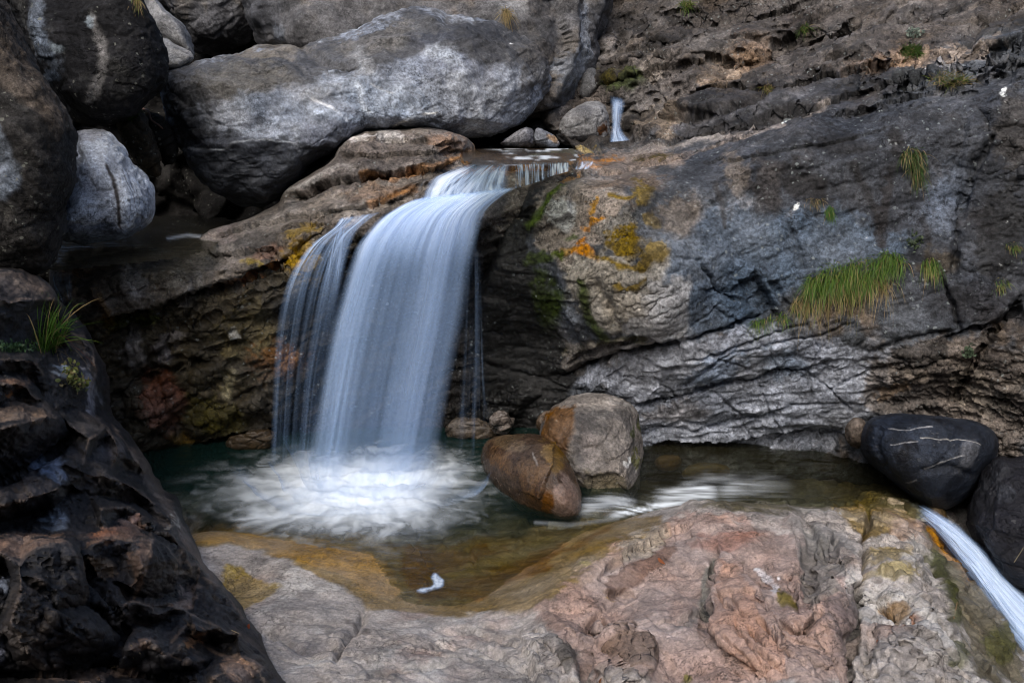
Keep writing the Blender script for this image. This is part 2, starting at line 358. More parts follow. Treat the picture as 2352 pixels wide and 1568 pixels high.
def layer(name, outline, ctrl, disp, Fe, base, spots, mat, wet=(), moss=(), step=3., roll=(40, .4), jag=6, seed=1, back=.8, c=50., wob=7., warp=26, tins=None, tk=1., cells=None, ray=.5, crags=None):
    ol = rough_outline(outline, jag, seed)
    u0, v0 = ol.min(0)-step; u1, v1 = ol.max(0)+step
    nu = int((u1-u0)/step)+2; nv = int((v1-v0)/step)+2
    uu, vv = np.meshgrid(u0+step*np.arange(nu), v0+step*np.arange(nv)); U = uu.ravel().copy(); W = vv.ravel().copy()
    ins = inside(U, W, ol).reshape(nv, nu)
    cell = ins[:-1, :-1] | ins[1:, :-1] | ins[:-1, 1:] | ins[1:, 1:]
    idx = np.arange(nu*nv).reshape(nv, nu); Q = np.stack([idx[:-1, :-1], idx[1:, :-1], idx[1:, 1:], idx[:-1, 1:]], -1)[cell]
    used = np.unique(Q); rm = np.full(nu*nv, -1); rm[used] = np.arange(len(used)); F = rm[Q]; U = U[used]; W = W[used]; I = ins.ravel()[used]
    d, _, _, nx, ny = polydist(U, W, ol, True); U = np.where(I, U, nx); W = np.where(I, W, ny); d = np.where(I, d, 0)
    ct = np.array(ctrl, float); f = RBF(ct[:, :2], ct[:, 2], c); Y = f(U, W)
    if tins is not None:
        q = np.c_[U/40., W/40., 0*U]; Y = Y+tk*tin(tins, U+6*fbm(q, 3, 91), W+6*fbm(q+5, 3, 92))
    if crags is not None: Y = Y-crags(U, W)*ss(0, 10, d)
    t = np.clip(d/roll[0], 0, 1); Y = Y+roll[1]*(1-np.sqrt(np.clip(1-(1-t)**2, 0, 1)))
    V = P(U, W, Y)
    def extra(V2, F, tint, w, mo, u, v):
        e = np.concatenate([F[:, [0, 1]], F[:, [1, 2]], F[:, [2, 3]], F[:, [3, 0]]]); key = np.sort(e, 1); kk = key[:, 0].astype(np.int64)*len(V2)+key[:, 1]
        _, inv, cnt = np.unique(kk, return_inverse=True, return_counts=True); be = e[cnt[inv] == 1]
        bv = np.unique(be); m2 = np.full(len(V2), -1); nb = len(V2); C0 = A(0, 0, CAMZ); rows = [V2]; prev = bv; FF = [F]; m = dict()
        cur = np.full(len(V2), -1); cur[bv] = bv
        for k, bk in enumerate((back*.3, back)):
            dr = V2[bv]-C0; dr = dr/np.linalg.norm(dr, axis=1)[:, None]; ctr = V2.mean(0)
            nvx = V2[bv]+dr*bk+(ctr-V2[bv])*.06*(k+1); nxt = np.full(len(V2), -1); nxt[bv] = nb+np.arange(len(bv)); nb += len(bv); rows.append(nvx)
            FF.append(np.stack([cur[be[:, 1]], cur[be[:, 0]], nxt[be[:, 0]], nxt[be[:, 1]]], 1)); cur = nxt
        V3 = np.concatenate(rows); tl = [np.concatenate([a, a[bv], a[bv]]) for a in (tint, w, mo)]
        return V3, np.concatenate(FF), tl[0], tl[1], tl[2]
    ew = .15+.85*ss(0, 12, d)
    return finish(name, V, F, U, W, None, Fe, disp, base, spots, wet, moss, mat, ew, seed, extra=extra, wob=wob, warp=warp, cells=cells, ray=ray)
def boulder(name, outline, Y0, Tf, Tb, disp, base, spots, mat, Fe=(), wet=(), moss=(), n=2.3, tilt=(0, 0), N=170, jag=5, seed=1, ctr=None, parent=None, wob=6., crest=0., warp=20, planes=()):
    ol = rough_outline(outline, jag, seed, 5.); c = np.array(ctr, float) if ctr is not None else np.array([(ol[:, 0].min()+ol[:, 0].max())/2, (ol[:, 1].min()+ol[:, 1].max())/2])
    seg = np.hypot(*(np.roll(ol, -1, 0)-ol).T); L = np.r_[0, np.cumsum(seg)]; L /= L[-1]
    a0 = np.arctan2(*(ol[0]-c)[::-1]); ang = np.unwrap(np.arctan2(ol[:, 1]-c[1], ol[:, 0]-c[0])); sgn = np.sign(ang[-1]-ang[0])
    g = np.linspace(-1, 1, N); X, Z = np.meshgrid(g, g); r = np.maximum(np.abs(X), np.abs(Z)); th = np.where(np.abs(X) >= np.abs(Z), math.pi/4*Z/np.where(X == 0, 1e-9, X), math.pi/2-math.pi/4*X/np.where(Z == 0, 1e-9, Z))
    th = np.where(np.abs(X) >= np.abs(Z), np.where(X < 0, th+math.pi, th), np.where(Z < 0, th+math.pi, th)); th = np.where(r < 1e-9, 0, th)
    fr = (((th*sgn-a0*sgn)/(2*math.pi)) % 1.); bx = np.interp(fr, L, np.r_[ol[:, 0], ol[0, 0]]); by = np.interp(fr, L, np.r_[ol[:, 1], ol[0, 1]])
    rho = np.sin(r*math.pi/2)**.9; U = c[0]+rho*(bx-c[0]); W = c[1]+rho*(by-c[1])
    hw = (ol[:, 0].max()-ol[:, 0].min())/2; hh = (ol[:, 1].max()-ol[:, 1].min())/2
    tl = tilt[0]*(U-c[0])/hw+tilt[1]*(W-c[1])/hh
    prof = (1-np.clip(rho, 0, 1)**n)**(1/n)
    cr = 1+crest*(W-c[1])/hh
    Yf = Y0+tl-Tf*prof*cr; Yb = Y0+tl+Tb*prof
    for (pu, pv, py, gu, gv) in planes: Yf = np.maximum(Yf, py+gu*(U-pu)/100+gv*(W-pv)/100)
    Vf = P(U, W, Yf).reshape(-1, 3); Vb = P(U, W, Yb).reshape(-1, 3)
    idx = np.arange(N*N).reshape(N, N); Ff = np.stack([idx[:-1, :-1], idx[1:, :-1], idx[1:, 1:], idx[:-1, 1:]], -1).reshape(-1, 4)
    bi = idx.copy()+N*N; bd = np.zeros((N, N), bool); bd[0] = bd[-1] = True; bd[:, 0] = bd[:, -1] = True; bi[bd] = idx[bd]
    Fb = np.stack([bi[:-1, :-1], bi[:-1, 1:], bi[1:, 1:], bi[1:, :-1]], -1).reshape(-1, 4)
    V = np.concatenate([Vf, Vb]); F = np.concatenate([Ff, Fb]); used = np.unique(F); rm = np.full(len(V), -1); rm[used] = np.arange(len(used)); F = rm[F]; V = V[used]
    u = np.r_[U.ravel(), U.ravel()][used]; w_ = np.r_[W.ravel(), W.ravel()][used]
    nn = normals(V, F)
    if ((nn*(V-V.mean(0))).sum(1)).mean() < 0: F = F[:, ::-1]
    return finish(name, V, F, u, w_, None, list(Fe), disp, base, spots, wet, moss, mat, None, seed, flipcam=False, parent=parent, wob=wob, warp=warp)
# ---------------------------------------------------------------- the stone
BLK, DK, MD, LT, PALE = (.016, .017, .019), (.045, .046, .05), (.11, .112, .118), (.21, .215, .225), (.42, .42, .42)
TAN, PINK, OCH, OLV, RUST = (.26, .225, .19), (.27, .165, .13), (.30, .17, .035), (.13, .105, .045), (.24, .085, .03)
MOSS, MOSSY, ORG, WARM, DWARM = (.028, .04, .008), (.105, .072, .012), (.42, .17, .025), (.19, .145, .105), (.06, .048, .04)
BLU = (.17, .2, .25)
M_cliff = rock_mat('cliff_stone', .7, .62, 1., .45, (.33, .37, .36), .62)
M_grey = rock_mat('grey_limestone', .65, .6, 1.2, .25, (.3, .31, .29), .5, .25)
M_lich = rock_mat('lichened_stone', .8, .7, .9, .9, (.17, .175, .15), .6, .12)
M_dark = rock_mat('dark_slate', .6, .7, 1.1, .15, (.3, .3, .3), .5, .22)
M_out = rock_mat('brown_slate', .6, .4, 1.7, .2, (.14, .13, .12), .5, .22, seam=.3)
M_bed = rock_mat('pink_schist', .7, .5, 1.5, .15, (.5, .48, .45), .34, .3)
M_wet = rock_mat('wet_stone', .35, .5, 1.2, 0, contrast=.4, spec=.5, seam=.4)
SU = frame(20, 20)
ST = frame(14, 25)                                     # bedding dips down to the left across the gorge
STW = frame(17, 30)
# gorge wall on the right ------------------------------------------------------
def sub(m, p, f):
    o = np.zeros(len(p)); k = m > .01
    if k.any(): o[k] = f(p[k])
    return o*m
def d_cliff(p):
    u, v = UV(p); up = ss(90, -60, v-(330-.16*(u-1420)))   # broken beds on the upper slope, smoother wall below
    low = ss(800, 860, v-(-.12*(u-1500))); rub = ss(1950, 2050, u)*ss(780, 840, v)
    upf = lambda q: .12*facets(q, .75, 14, 1.2, .1, SU, (1.7, 1.2, .55), .12)+.03*facets(q, .3, 15, 1.3, .14, SU, (1.7, 1.2, .6), .15)+.008*facets(q, .12, 16, 1.3, .2, SU, (1.5, 1.1, .6), .2)+.05*plf(q, 1.8, 4, 70, .5, SU, (1.8, 1.2, .6))+.03*plr(q, 3., 2, 75, SU, (2, 1.2, .5))+.03*strata(q, SU, .2, 4)
    a = facets(p, .55, 11, 1.1, .12, ST, (1.8, 1.4, .5), .12); b = facets(p, .17, 12, 1.2, .16, ST, (1.7, 1.3, .55), .12); s = strata(p, ST, .13, 4)
    k_ = plf(p, 2.2, 4, 80, .5, ST, (1.8, 1.2, .7)); cr = plr(p, 3.5, 2, 85, ST, (2.4, 1.2, .5))
    return sub(up, p, upf)+sub(rub, p, lambda q: .03*facets(q, .16, 17, 1.2, .2, ST, (1.7, 1.3, .5), .1)+.05*plf(q, 5, 3, 88, .55, ST, (2.2, 1.3, .45))+.012*facets(q, .07, 13, 1.3, .2, ST, (1.6, 1.2, .6)))+(1-up)*((.026+.006*low)*a+(.008+.005*low)*b+(.004+.004*low)*s+(.04+.02*low)*k_+(.012+.02*low)*cr)+.03*fbm(p*1.3, 3, 6)+.004*fbm(p*14, 3, 8)+.003*gn(p*45, 11)
cl_out = [(1150, 520), (1185, 440), (1230, 410), (1310, 397), (1330, 340), (1250, 300), (1200, 100), (1200, -70), (2440, -70), (2900, -70), (2900, 1120), (2440, 1120), (2000, 1120), (1400, 1120), (1060, 1110), (1050, 900), (1080, 700)]
def cl_crag(u, v):
    up = ss(90, -40, v-(330-.16*(u-1420))); low = ss(790, 860, v-(-.12*(u-1500)))*ss(1250, 1350, u); rub = ss(1950, 2060, u)*ss(770, 850, v); rt = ss(2120, 2240, u)
    h = crag(u, v, -14, 85, 42, (.13, .075, .034, .014), 301); g = crag(u, v, -12, 110, 60, (.034, .014, .007, .003), 302, .6); k = crag(u, v, -20, 90, 34, (.045, .018, .007, .003), 303, .7)
    return up*h+(1-up)*(1-low*.8)*g*(1+.8*rt)+low*(1-rub)*.7*k+rub*crag(u, v, 22, 60, 24, (.05, .028, .012), 304, .7)
cl_ctl = [(1200, -60, 12), (1400, 0, 11), (1400, 120, 10), (1430, 200, 9.4), (1450, 330, 8.6), (1390, 350, 8.4), (1300, 350, 8.2), (1340, 385, 7.3), (1250, 400, 7.2),
          (1600, 0, 10.3), (1800, 0, 9.8), (2000, 0, 9.3), (2200, 0, 8.8), (2420, 0, 8.3), (1600, 130, 9.4), (1800, 120, 8.9), (2000, 100, 8.3), (2200, 100, 7.7), (2400, 100, 7.2),
          (1550, 250, 8.7), (1700, 220, 8.3), (1900, 200, 7.8), (1500, 330, 8.0), (1600, 315, 7.75), (1720, 285, 7.35), (1850, 262, 7.1), (1430, 395, 7.1), (1300, 410, 7.0), (1200, 440, 6.9),
          (1550, 385, 6.95), (1700, 330, 6.95), (1850, 300, 6.85), (2050, 250, 6.85), (2250, 200, 6.8), (2400, 200, 6.6),
          (1330, 500, 6.5), (1200, 520, 6.75), (1450, 500, 6.35), (1600, 500, 6.4), (1800, 450, 6.55), (2000, 450, 6.5), (2200, 400, 6.45), (2400, 400, 6.2),
          (1130, 620, 6.8), (1250, 640, 6.55), (1400, 640, 6.2), (1550, 620, 6.1), (1700, 600, 6.3), (1900, 600, 6.3), (2100, 600, 6.2), (2400, 600, 5.9),
          (1120, 800, 7.1), (1230, 780, 6.9), (1350, 750, 6.4), (1500, 740, 6.08), (1650, 720, 6.15), (1850, 740, 6.2), (2050, 750, 6.05), (2300, 750, 5.8),
          (1120, 960, 7.1), (1300, 860, 6.75), (1500, 830, 6.22), (1700, 850, 6.2), (1900, 850, 6.15), (2100, 850, 6.0), (2300, 850, 5.75),
          (1200, 1000, 6.9), (1500, 950, 6.42), (1700, 930, 6.34), (1900, 930, 6.24), (2150, 940, 6.1), (2400, 950, 5.7), (2850, -60, 7.3), (2850, 200, 5.9), (2850, 600, 5.2), (2850, 1050, 4.9), (1500, 1030, 6.62), (1700, 1030, 6.54), (1900, 1020, 6.42), (2200, 1100, 5.9), (2400, 1100, 5.6)]
cl_F = [('s', [(1420, 400), (1500, 370), (1600, 335), (1700, 300), (1790, 275), (1900, 262)][::-1], 30, -.10), ('c', [(1310, 398), (1420, 395), (1530, 370), (1620, 338), (1760, 285)], 5, -.07),
        ('s', [(1300, 352), (1420, 345), (1500, 318), (1640, 290), (1760, 262), (1900, 230)][::-1], 22, -.12), ('s', [(1500, 250), (1650, 205), (1800, 200), (1960, 170), (2150, 130)][::-1], 30, -.14),
        ('s', [(1450, 205), (1600, 150), (1720, 145), (1850, 90), (2050, 60), (2250, 20)][::-1], 40, -.16), ('s', [(1400, 120), (1550, 60), (1700, 50), (1900, 10)][::-1], 40, -.15),
        ('s', [(1280, 860), (1380, 825), (1480, 800), (1570, 782)], 60, -.15), ('c', [(1280, 862), (1400, 822), (1570, 784)], 7, -.12), ('c', [(1570, 785), (1640, 765), (1700, 742), (1760, 715)], 4, -.09),
        ('s', [(1290, 840), (1350, 800), (1400, 792), (1470, 770), (1520, 782)], 24, -.10),
        ('s', [(1460, 935), (1560, 915), (1650, 890), (1740, 868), (1840, 845), (1930, 820)], 70, -.06), ('c', [(1460, 935), (1560, 917), (1660, 888), (1840, 845)], 5, -.1),
        ('c', [(1480, 985), (1600, 990), (1740, 960), (1830, 930)], 4, -.05), ('s', [(1480, 1015), (1640, 1020), (1780, 1000), (1850, 985), (1940, 990)], 60, -.2), ('c', [(1560, 830), (1660, 812), (1760, 770), (1860, 745)], 3, -.05), ('c', [(1640, 700), (1700, 745), (1760, 800), (1800, 870)], 3, -.035), ('c', [(1820, 650), (1850, 740), (1880, 800)], 3, -.03), ('c', [(1500, 870), (1540, 900), (1560, 960)], 3, -.03), ('c', [(1900, 900), (2000, 850), (2080, 830)], 3, -.04), ('c', [(1740, 868), (1760, 930), (1800, 1000)], 3, -.035), ('c', [(1480, 1000), (1560, 975), (1700, 985), (1800, 950)], 4, -.04), ('c', [(1640, 905), (1700, 960), (1730, 1010)], 3, -.035), ('c', [(1840, 845), (1900, 890), (1960, 950)], 3, -.04), ('c', [(1760, 790), (1850, 780), (1960, 740)], 3, -.05), ('c', [(1600, 800), (1720, 850), (1800, 860)], 3, -.025), ('c', [(1900, 780), (1860, 850), (1870, 930)], 3, -.03), ('c', [(1570, 900), (1660, 820), (1780, 790)], 3, -.04),
        ('c', [(1600, 600), (1640, 640), (1655, 670), (1700, 690)], 5, -.07), ('s', [(1615, 668), (1680, 660), (1740, 620)], 18, -.07), ('c', [(1740, 620), (1760, 690), (1790, 730)], 7, -.06), ('p', [(1690, 640), (1750, 630), (1790, 700), (1760, 725), (1715, 700)], 10, -.08),
        ('p', [(1765, 640), (1790, 640), (1820, 700), (1790, 700)], 9, -.06), ('c', [(1530, 590), (1610, 600), (1640, 670)], 4, -.03), ('c', [(1560, 785), (1660, 690)], 3, -.03), ('c', [(1370, 640), (1400, 700), (1430, 780)], 12, -.07), ('c', [(1290, 600), (1300, 700), (1350, 790)], 10, .06),
        ('s', [(1480, 332), (1600, 292), (1750, 264), (1900, 224), (2050, 180), (2200, 140)], 16, -.10), ('s', [(1500, 238), (1650, 192), (1800, 188), (1960, 152), (2100, 112)], 20, -.10), ('s', [(1400, 195), (1520, 152), (1640, 122), (1720, 130), (1850, 80), (2000, 40)], 20, -.10), ('s', [(1560, 60), (1700, 40), (1850, 0)], 18, -.08), ('s', [(1600, 378), (1760, 345), (1900, 330), (2050, 290)], 12, -.05), ('s', [(1900, 262), (2050, 225), (2200, 180), (2340, 150)], 14, -.1), ('c', [(2190, 920), (2230, 840), (2280, 760), (2352, 680)], 8, -.16), ('c', [(2160, 640), (2190, 700), (2200, 760)], 6, -.08), ('s', [(2160, 770), (2260, 745), (2352, 700)], 30, -.12), ('c', [(2000, 810), (2100, 770), (2180, 760)], 4, -.05),
        ('c', [(2290, 300), (2230, 400), (2200, 520), (2190, 640)], 8, -.08), ('c', [(1790, 480), (1830, 560), (1850, 620)], 5, -.03), ('b', 1430, 640, 170, 200, 0, .10), ('p', [(1240, 440), (1310, 420), (1320, 500), (1250, 530)], 14, .07),
        ('c', [(1250, 430), (1215, 500), (1210, 560)], 10, -.05), ('p', [(1090, 900), (1180, 870), (1250, 900), (1200, 960), (1100, 980)], 20, .12), ('p', [(1010, 960), (1120, 935), (1160, 950), (1100, 1000), (1020, 1010)], 14, .15)]
cl_sp = [('p', [(1180, -70), (2440, -70), (2440, 40), (2200, 90), (1950, 170), (1800, 215), (1600, 270), (1480, 320), (1180, 340)], 30, (.07, .058, .048), .75),
         ('e', 1680, 150, 90, 40, -20, (.15, .115, .085), .8), ('e', 1530, 260, 80, 40, -20, (.17, .14, .11), .8), ('e', 1480, 160, 60, 30, -20, (.13, .115, .1), .7), ('e', 2050, 130, 150, 22, -12, (.26, .19, .14), .7), ('e', 2200, 110, 120, 16, -10, (.26, .2, .15), .7), ('e', 1730, 110, 60, 50, 0, (.12, .085, .06), .7),
         ('e', 1430, 190, 60, 30, -10, MOSS, .8), ('e', 1400, 175, 40, 22, -10, (.06, .05, .015), .9), ('p', [(1560, 230), (1900, 160), (2050, 130), (2060, 220), (1900, 300), (1750, 320), (1560, 320)], 40, (.035, .034, .036), .75),
         ('l', [(1500, 330), (1620, 300), (1760, 270), (1900, 235)], 9, (.22, .19, .165), .8), ('l', [(1430, 400), (1530, 372), (1620, 338), (1720, 295), (1800, 285)], 9, (.28, .24, .21), .9), ('l', [(1450, 345), (1560, 315), (1650, 290)], 9, (.24, .215, .19), .8),  # pale lines painted along the ledge tops as lit edges
         ('p', [(1310, 370), (1500, 330), (1600, 335), (1560, 385), (1420, 400), (1310, 400)], 14, (.2, .16, .13), .8), ('e', 1500, 356, 60, 12, -4, (.06, .045, .01), .85), ('e', 1340, 342, 60, 8, 0, (.17, .12, .03), .8), ('e', 1370, 370, 60, 9, 0, (.25, .115, .035), .7),
         ('p', [(1580, 340), (1800, 290), (2350, 160), (2440, 160), (2440, 760), (2150, 740), (1900, 500), (1700, 430), (1560, 420)], 60, (.036, .039, .046), .8),
         ('e', 1650, 520, 140, 90, 0, (.15, .155, .165), .6), ('p', [(1520, 560), (1640, 470), (1900, 480), (2100, 540), (2050, 620), (1850, 640), (1700, 760), (1560, 780), (1480, 740), (1510, 650)], 40, (.066, .088, .118), .85),
         ('e', 2180, 460, 60, 120, 20, (.09, .105, .13), .7), ('e', 1760, 430, 40, 100, -8, (.04, .036, .034), .8), ('e', 1840, 420, 70, 40, 20, (.02, .019, .019), .9), ('e', 1930, 330, 90, 40, 10, (.02, .02, .021), .8), ('e', 2060, 330, 30, 60, 0, (.025, .024, .024), .8), ('l', [(1960, 380), (1985, 430), (2010, 480), (2025, 560)], 14, (.018, .017, .017), .85), ('l', [(1640, 420), (1660, 470), (1665, 520)], 10, (.035, .032, .03), .7), ('l', [(2120, 500), (2130, 560)], 12, (.025, .024, .024), .7), ('l', [(1880, 420), (1890, 470)], 12, (.03, .028, .028), .7), ('e', 1560, 330, 30, 14, -20, (.05, .05, .055), .7), ('e', 1425, 280, 55, 70, 0, (.03, .026, .022), .85), ('l', [(1480, 325), (1600, 285), (1750, 255), (1900, 215)], 14, (.028, .026, .025), .8), ('e', 1620, 230, 60, 22, -15, (.03, .029, .03), .8), ('e', 1500, 110, 60, 30, -20, (.028, .026, .024), .7), ('e', 1800, 60, 80, 26, -15, (.035, .03, .028), .7), ('e', 1440, 60, 40, 50, 0, (.03, .028, .027), .7), ('e', 2030, 470, 25, 110, 8, (.022, .02, .02), .85), ('e', 1690, 400, 40, 60, -20, (.13, .11, .09), .6),  # includes a dark line painted as shadow under the overhanging slab
         ('e', 2300, 530, 70, 150, 12, (.018, .018, .018), .85), ('e', 2250, 700, 110, 60, 0, (.02, .02, .022), .8), ('e', 2330, 300, 60, 120, 0, (.06, .055, .05), .7), ('e', 2150, 600, 50, 40, 0, (.07, .055, .035), .7),
         ('p', [(1290, 870), (1480, 810), (1700, 750), (1900, 780), (2000, 800), (2120, 830), (1980, 960), (1900, 1030), (1470, 1040), (1380, 900)], 26, (.27, .29, .33), .9), ('e', 1650, 850, 90, 45, -20, (.17, .22, .30), .8), ('e', 1800, 840, 60, 60, 20, (.16, .2, .25), .6), ('e', 1550, 960, 90, 30, -5, (.22, .205, .2), .6),
         ('p', [(1980, 940), (2000, 830), (2150, 770), (2350, 800), (2350, 1060), (2240, 1000)], 22, (.125, .105, .088), .85), ('e', 2080, 860, 60, 40, 0, (.17, .14, .11), .7), ('e', 2120, 810, 90, 40, -10, (.04, .037, .034), .7), ('e', 2250, 900, 90, 60, 30, (.16, .14, .115), .7), ('e', 2300, 830, 60, 26, 30, (.05, .043, .038), .7), ('e', 2050, 905, 40, 14, -20, (.26, .15, .05), .6),
         ('p', [(1050, 430), (1290, 395), (1255, 480), (1200, 560), (1250, 640), (1270, 760), (1330, 830), (1290, 1000), (1150, 1060), (1040, 1060)], 18, (.010, .010, .0095), .95),  # wet dark recess, painted near-black to deepen its shade
         ('p', [(1250, 410), (1420, 400), (1430, 470), (1380, 560), (1290, 610), (1230, 560), (1240, 480)], 14, (.2, .175, .15), .8), ('e', 1290, 490, 40, 40, 0, (.34, .35, .34), .8), ('p', [(1300, 600), (1400, 580), (1530, 600), (1500, 760), (1400, 770), (1340, 720), (1290, 660)], 20, (.22, .205, .175), .85),
         ('p', [(1500, 640), (1590, 640), (1580, 780), (1500, 790), (1440, 760)], 20, (.3, .3, .3), .8), ('e', 1440, 700, 70, 40, 0, (.33, .30, .25), .7), ('e', 1450, 420, 110, 26, -5, (.1, .075, .055), .8), ('e', 1560, 500, 60, 60, 0, (.14, .11, .08), .7),
         ('e', 1420, 540, 45, 60, 10, (.16, .15, .13), .6), ('e', 1365, 485, 15, 20, 20, (.3, .17, .04), .75), ('e', 1378, 510, 20, 11, -20, (.38, .19, .05), .8), ('e', 1362, 528, 16, 14, 40, (.3, .14, .035), .8), ('e', 1340, 556, 20, 10, -10, (.42, .17, .03), .85), ('e', 1300, 572, 34, 11, 10, (.22, .13, .03), .75), ('e', 1345, 582, 34, 16, 15, (.42, .18, .03), .85), ('e', 1370, 600, 20, 16, 30, (.3, .17, .05), .7), ('e', 1310, 405, 30, 9, 0, (.3, .16, .05), .8),
         ('e', 1440, 560, 55, 34, 0, MOSSY, .95), ('e', 1500, 590, 42, 26, -25, MOSSY, .95), ('l', [(1375, 595), (1420, 610), (1470, 615), (1520, 590)], 10, MOSSY, .9), ('l', [(1420, 655), (1450, 662), (1480, 640)], 10, MOSSY, .95), ('e', 1480, 450, 30, 40, 0, MOSSY, .9), ('l', [(1400, 455), (1440, 460), (1500, 430)], 8, MOSSY, .9), ('e', 1500, 520, 20, 18, 0, MOSSY, .7),
         ('l', [(1340, 650), (1350, 720), (1390, 780)], 18, MOSS, .9), ('e', 1260, 700, 40, 80, -8, (.02, .03, .006), .95), ('e', 1240, 600, 36, 24, 0, MOSS, .9), ('l', [(1290, 430), (1250, 480), (1215, 520)], 15, (.05, .075, .01), .95), ('e', 1280, 580, 24, 16, 0, (.06, .08, .01), .95), ('e', 1310, 540, 36, 12, 0, MOSS, .8),
         ('l', [(1300, 810), (1400, 790), (1480, 780)], 16, (.07, .065, .035), .8), ('p', [(1290, 800), (1500, 790), (1540, 800), (1400, 840), (1300, 860)], 14, (.17, .155, .14), .7)]
import zlib
rs = random.Random(5)
for k in range(22):                                                     # chalky lichen dots on the wall
    x = rs.choice([rs.uniform(1900, 2352), rs.uniform(1500, 2352)]); y = rs.uniform(60, 640); r = rs.uniform(1.2, 3.)
    cl_sp.append(('e', x, y, r*rs.uniform(.8, 1.5), r*rs.uniform(.8, 2), rs.uniform(-30, 30), (.35, .36, .35), .7))
cl_sp += [('e', 1815, 262, 10, 13, -40, (.7, .75, .72), 1), ('e', 1828, 468, 8, 9, 0, (.75, .77, .75), 1), ('e', 2315, 210, 9, 14, 20, (.75, .77, .75), 1), ('e', 1175, 92, 5, 4, 0, PALE, 1)]
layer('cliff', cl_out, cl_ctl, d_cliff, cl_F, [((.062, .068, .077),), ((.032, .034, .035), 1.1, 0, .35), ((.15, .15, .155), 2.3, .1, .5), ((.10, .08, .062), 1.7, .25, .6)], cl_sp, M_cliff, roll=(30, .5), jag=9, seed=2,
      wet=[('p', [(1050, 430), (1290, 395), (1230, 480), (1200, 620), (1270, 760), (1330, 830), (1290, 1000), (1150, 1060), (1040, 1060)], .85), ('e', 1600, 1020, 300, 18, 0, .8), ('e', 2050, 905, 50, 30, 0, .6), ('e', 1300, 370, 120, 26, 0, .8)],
      moss=[('e', 1440, 560, 55, 34, 0, 1), ('e', 1500, 590, 42, 26, -25, 1), ('e', 1480, 450, 30, 40, 0, 1), ('e', 1260, 700, 40, 80, -8, 1), ('l', [(1290, 430), (1250, 480), (1215, 520)], 15, 1), ('e', 1280, 580, 30, 18, 0, 1), ('l', [(1340, 650), (1350, 720), (1390, 780)], 18, 1), ('l', [(1360, 470), (1370, 530), (1340, 555)], 13, .8), ('e', 1430, 190, 60, 30, -10, 1), ('e', 1500, 356, 60, 12, -4, 1), ('l', [(1420, 655), (1450, 662), (1480, 640)], 10, 1)],
      back=1.5, c=40, step=2.6, crags=cl_crag, cells=[(lambda u, v, p: ss(90, -60, v-(330-.16*(u-1420))), .75, 14, SU, (1.7, 1.2, .55), .25, .35), (lambda u, v, p: ss(90, -60, v-(330-.16*(u-1420))), .3, 15, SU, (1.7, 1.2, .6), .35, .6), (lambda u, v, p: ss(90, -60, v-(330-.16*(u-1420)))+.6*ss(1950, 2050, u)*ss(780, 840, v), .12, 16, SU, (1.5, 1.1, .6), .4, .5),
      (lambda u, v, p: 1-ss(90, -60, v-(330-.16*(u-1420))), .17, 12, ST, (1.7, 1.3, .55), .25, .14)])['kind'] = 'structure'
# ledge the water runs over ----------------------------------------------------
def d_ledge(p):
    a = facets(p, .5, 21, 1., .1, STW, (1.9, 1.3, .5)); b = facets(p, .16, 22, 1., .12, STW, (1.9, 1.3, .5)); s = strata(p, STW, .12, 8)
    return .045*a+.016*b+.022*s+.05*plf(p, 2.4, 4, 90, .52, STW, (2., 1.2, .55))+.045*plr(p, 3.4, 2, 95, STW, (2.2, 1.2, .5))+.004*fbm(p*13, 3, 28)+.003*gn(p*45, 29)
lg_out = [(110, 640), (120, 604), (200, 592), (330, 570), (390, 574), (450, 562), (470, 532), (560, 507), (640, 472), (655, 435), (700, 407), (762, 372), (780, 332), (830, 305), (900, 294), (1000, 296), (1065, 310), (1088, 332), (1090, 356), (1200, 356), (1330, 352), (1340, 420), (1240, 480), (1230, 1110), (600, 1110), (300, 1110), (210, 1000), (170, 820)]
lg_ctl = [(900, 296, 7.75), (1070, 320, 7.7), (1090, 355, 7.9), (1200, 356, 8.0), (1330, 355, 8.0), (780, 340, 7.5), (690, 412, 7.3), (645, 480, 7.1), (480, 535, 6.9), (390, 576, 6.75), (330, 572, 6.7), (200, 594, 6.5), (120, 606, 6.4), (850, 350, 7.3), (1000, 345, 7.3), (1150, 380, 7.35), (1300, 385, 7.3),
          (950, 400, 7.1), (800, 400, 7.15), (1050, 420, 7.05), (1170, 430, 7.0), (940, 450, 6.98), (870, 480, 6.85), (760, 470, 6.85), (650, 520, 6.75), (700, 500, 6.75), (520, 570, 6.6), (1000, 480, 6.85), (1120, 470, 6.85),
          (600, 600, 6.4), (740, 540, 6.6), (400, 620, 6.35), (280, 640, 6.15), (200, 650, 6.15), (150, 640, 6.2), (1000, 560, 6.75), (870, 540, 6.7), (1100, 560, 6.85),
          (250, 740, 6.2), (400, 720, 6.25), (500, 700, 6.32), (620, 650, 6.42), (700, 640, 6.5), (820, 640, 6.72), (950, 640, 6.9), (1100, 640, 7.0),
          (300, 860, 6.28), (500, 850, 6.4), (650, 850, 6.5), (800, 850, 6.95), (1000, 850, 7.05), (1150, 850, 7.2), (250, 950, 6.2), (350, 1000, 6.3), (500, 980, 6.5), (620, 960, 6.55), (700, 1000, 6.8), (900, 1000, 7.0), (1200, 1000, 7.1), (400, 1040, 6.6), (600, 1050, 6.8)]
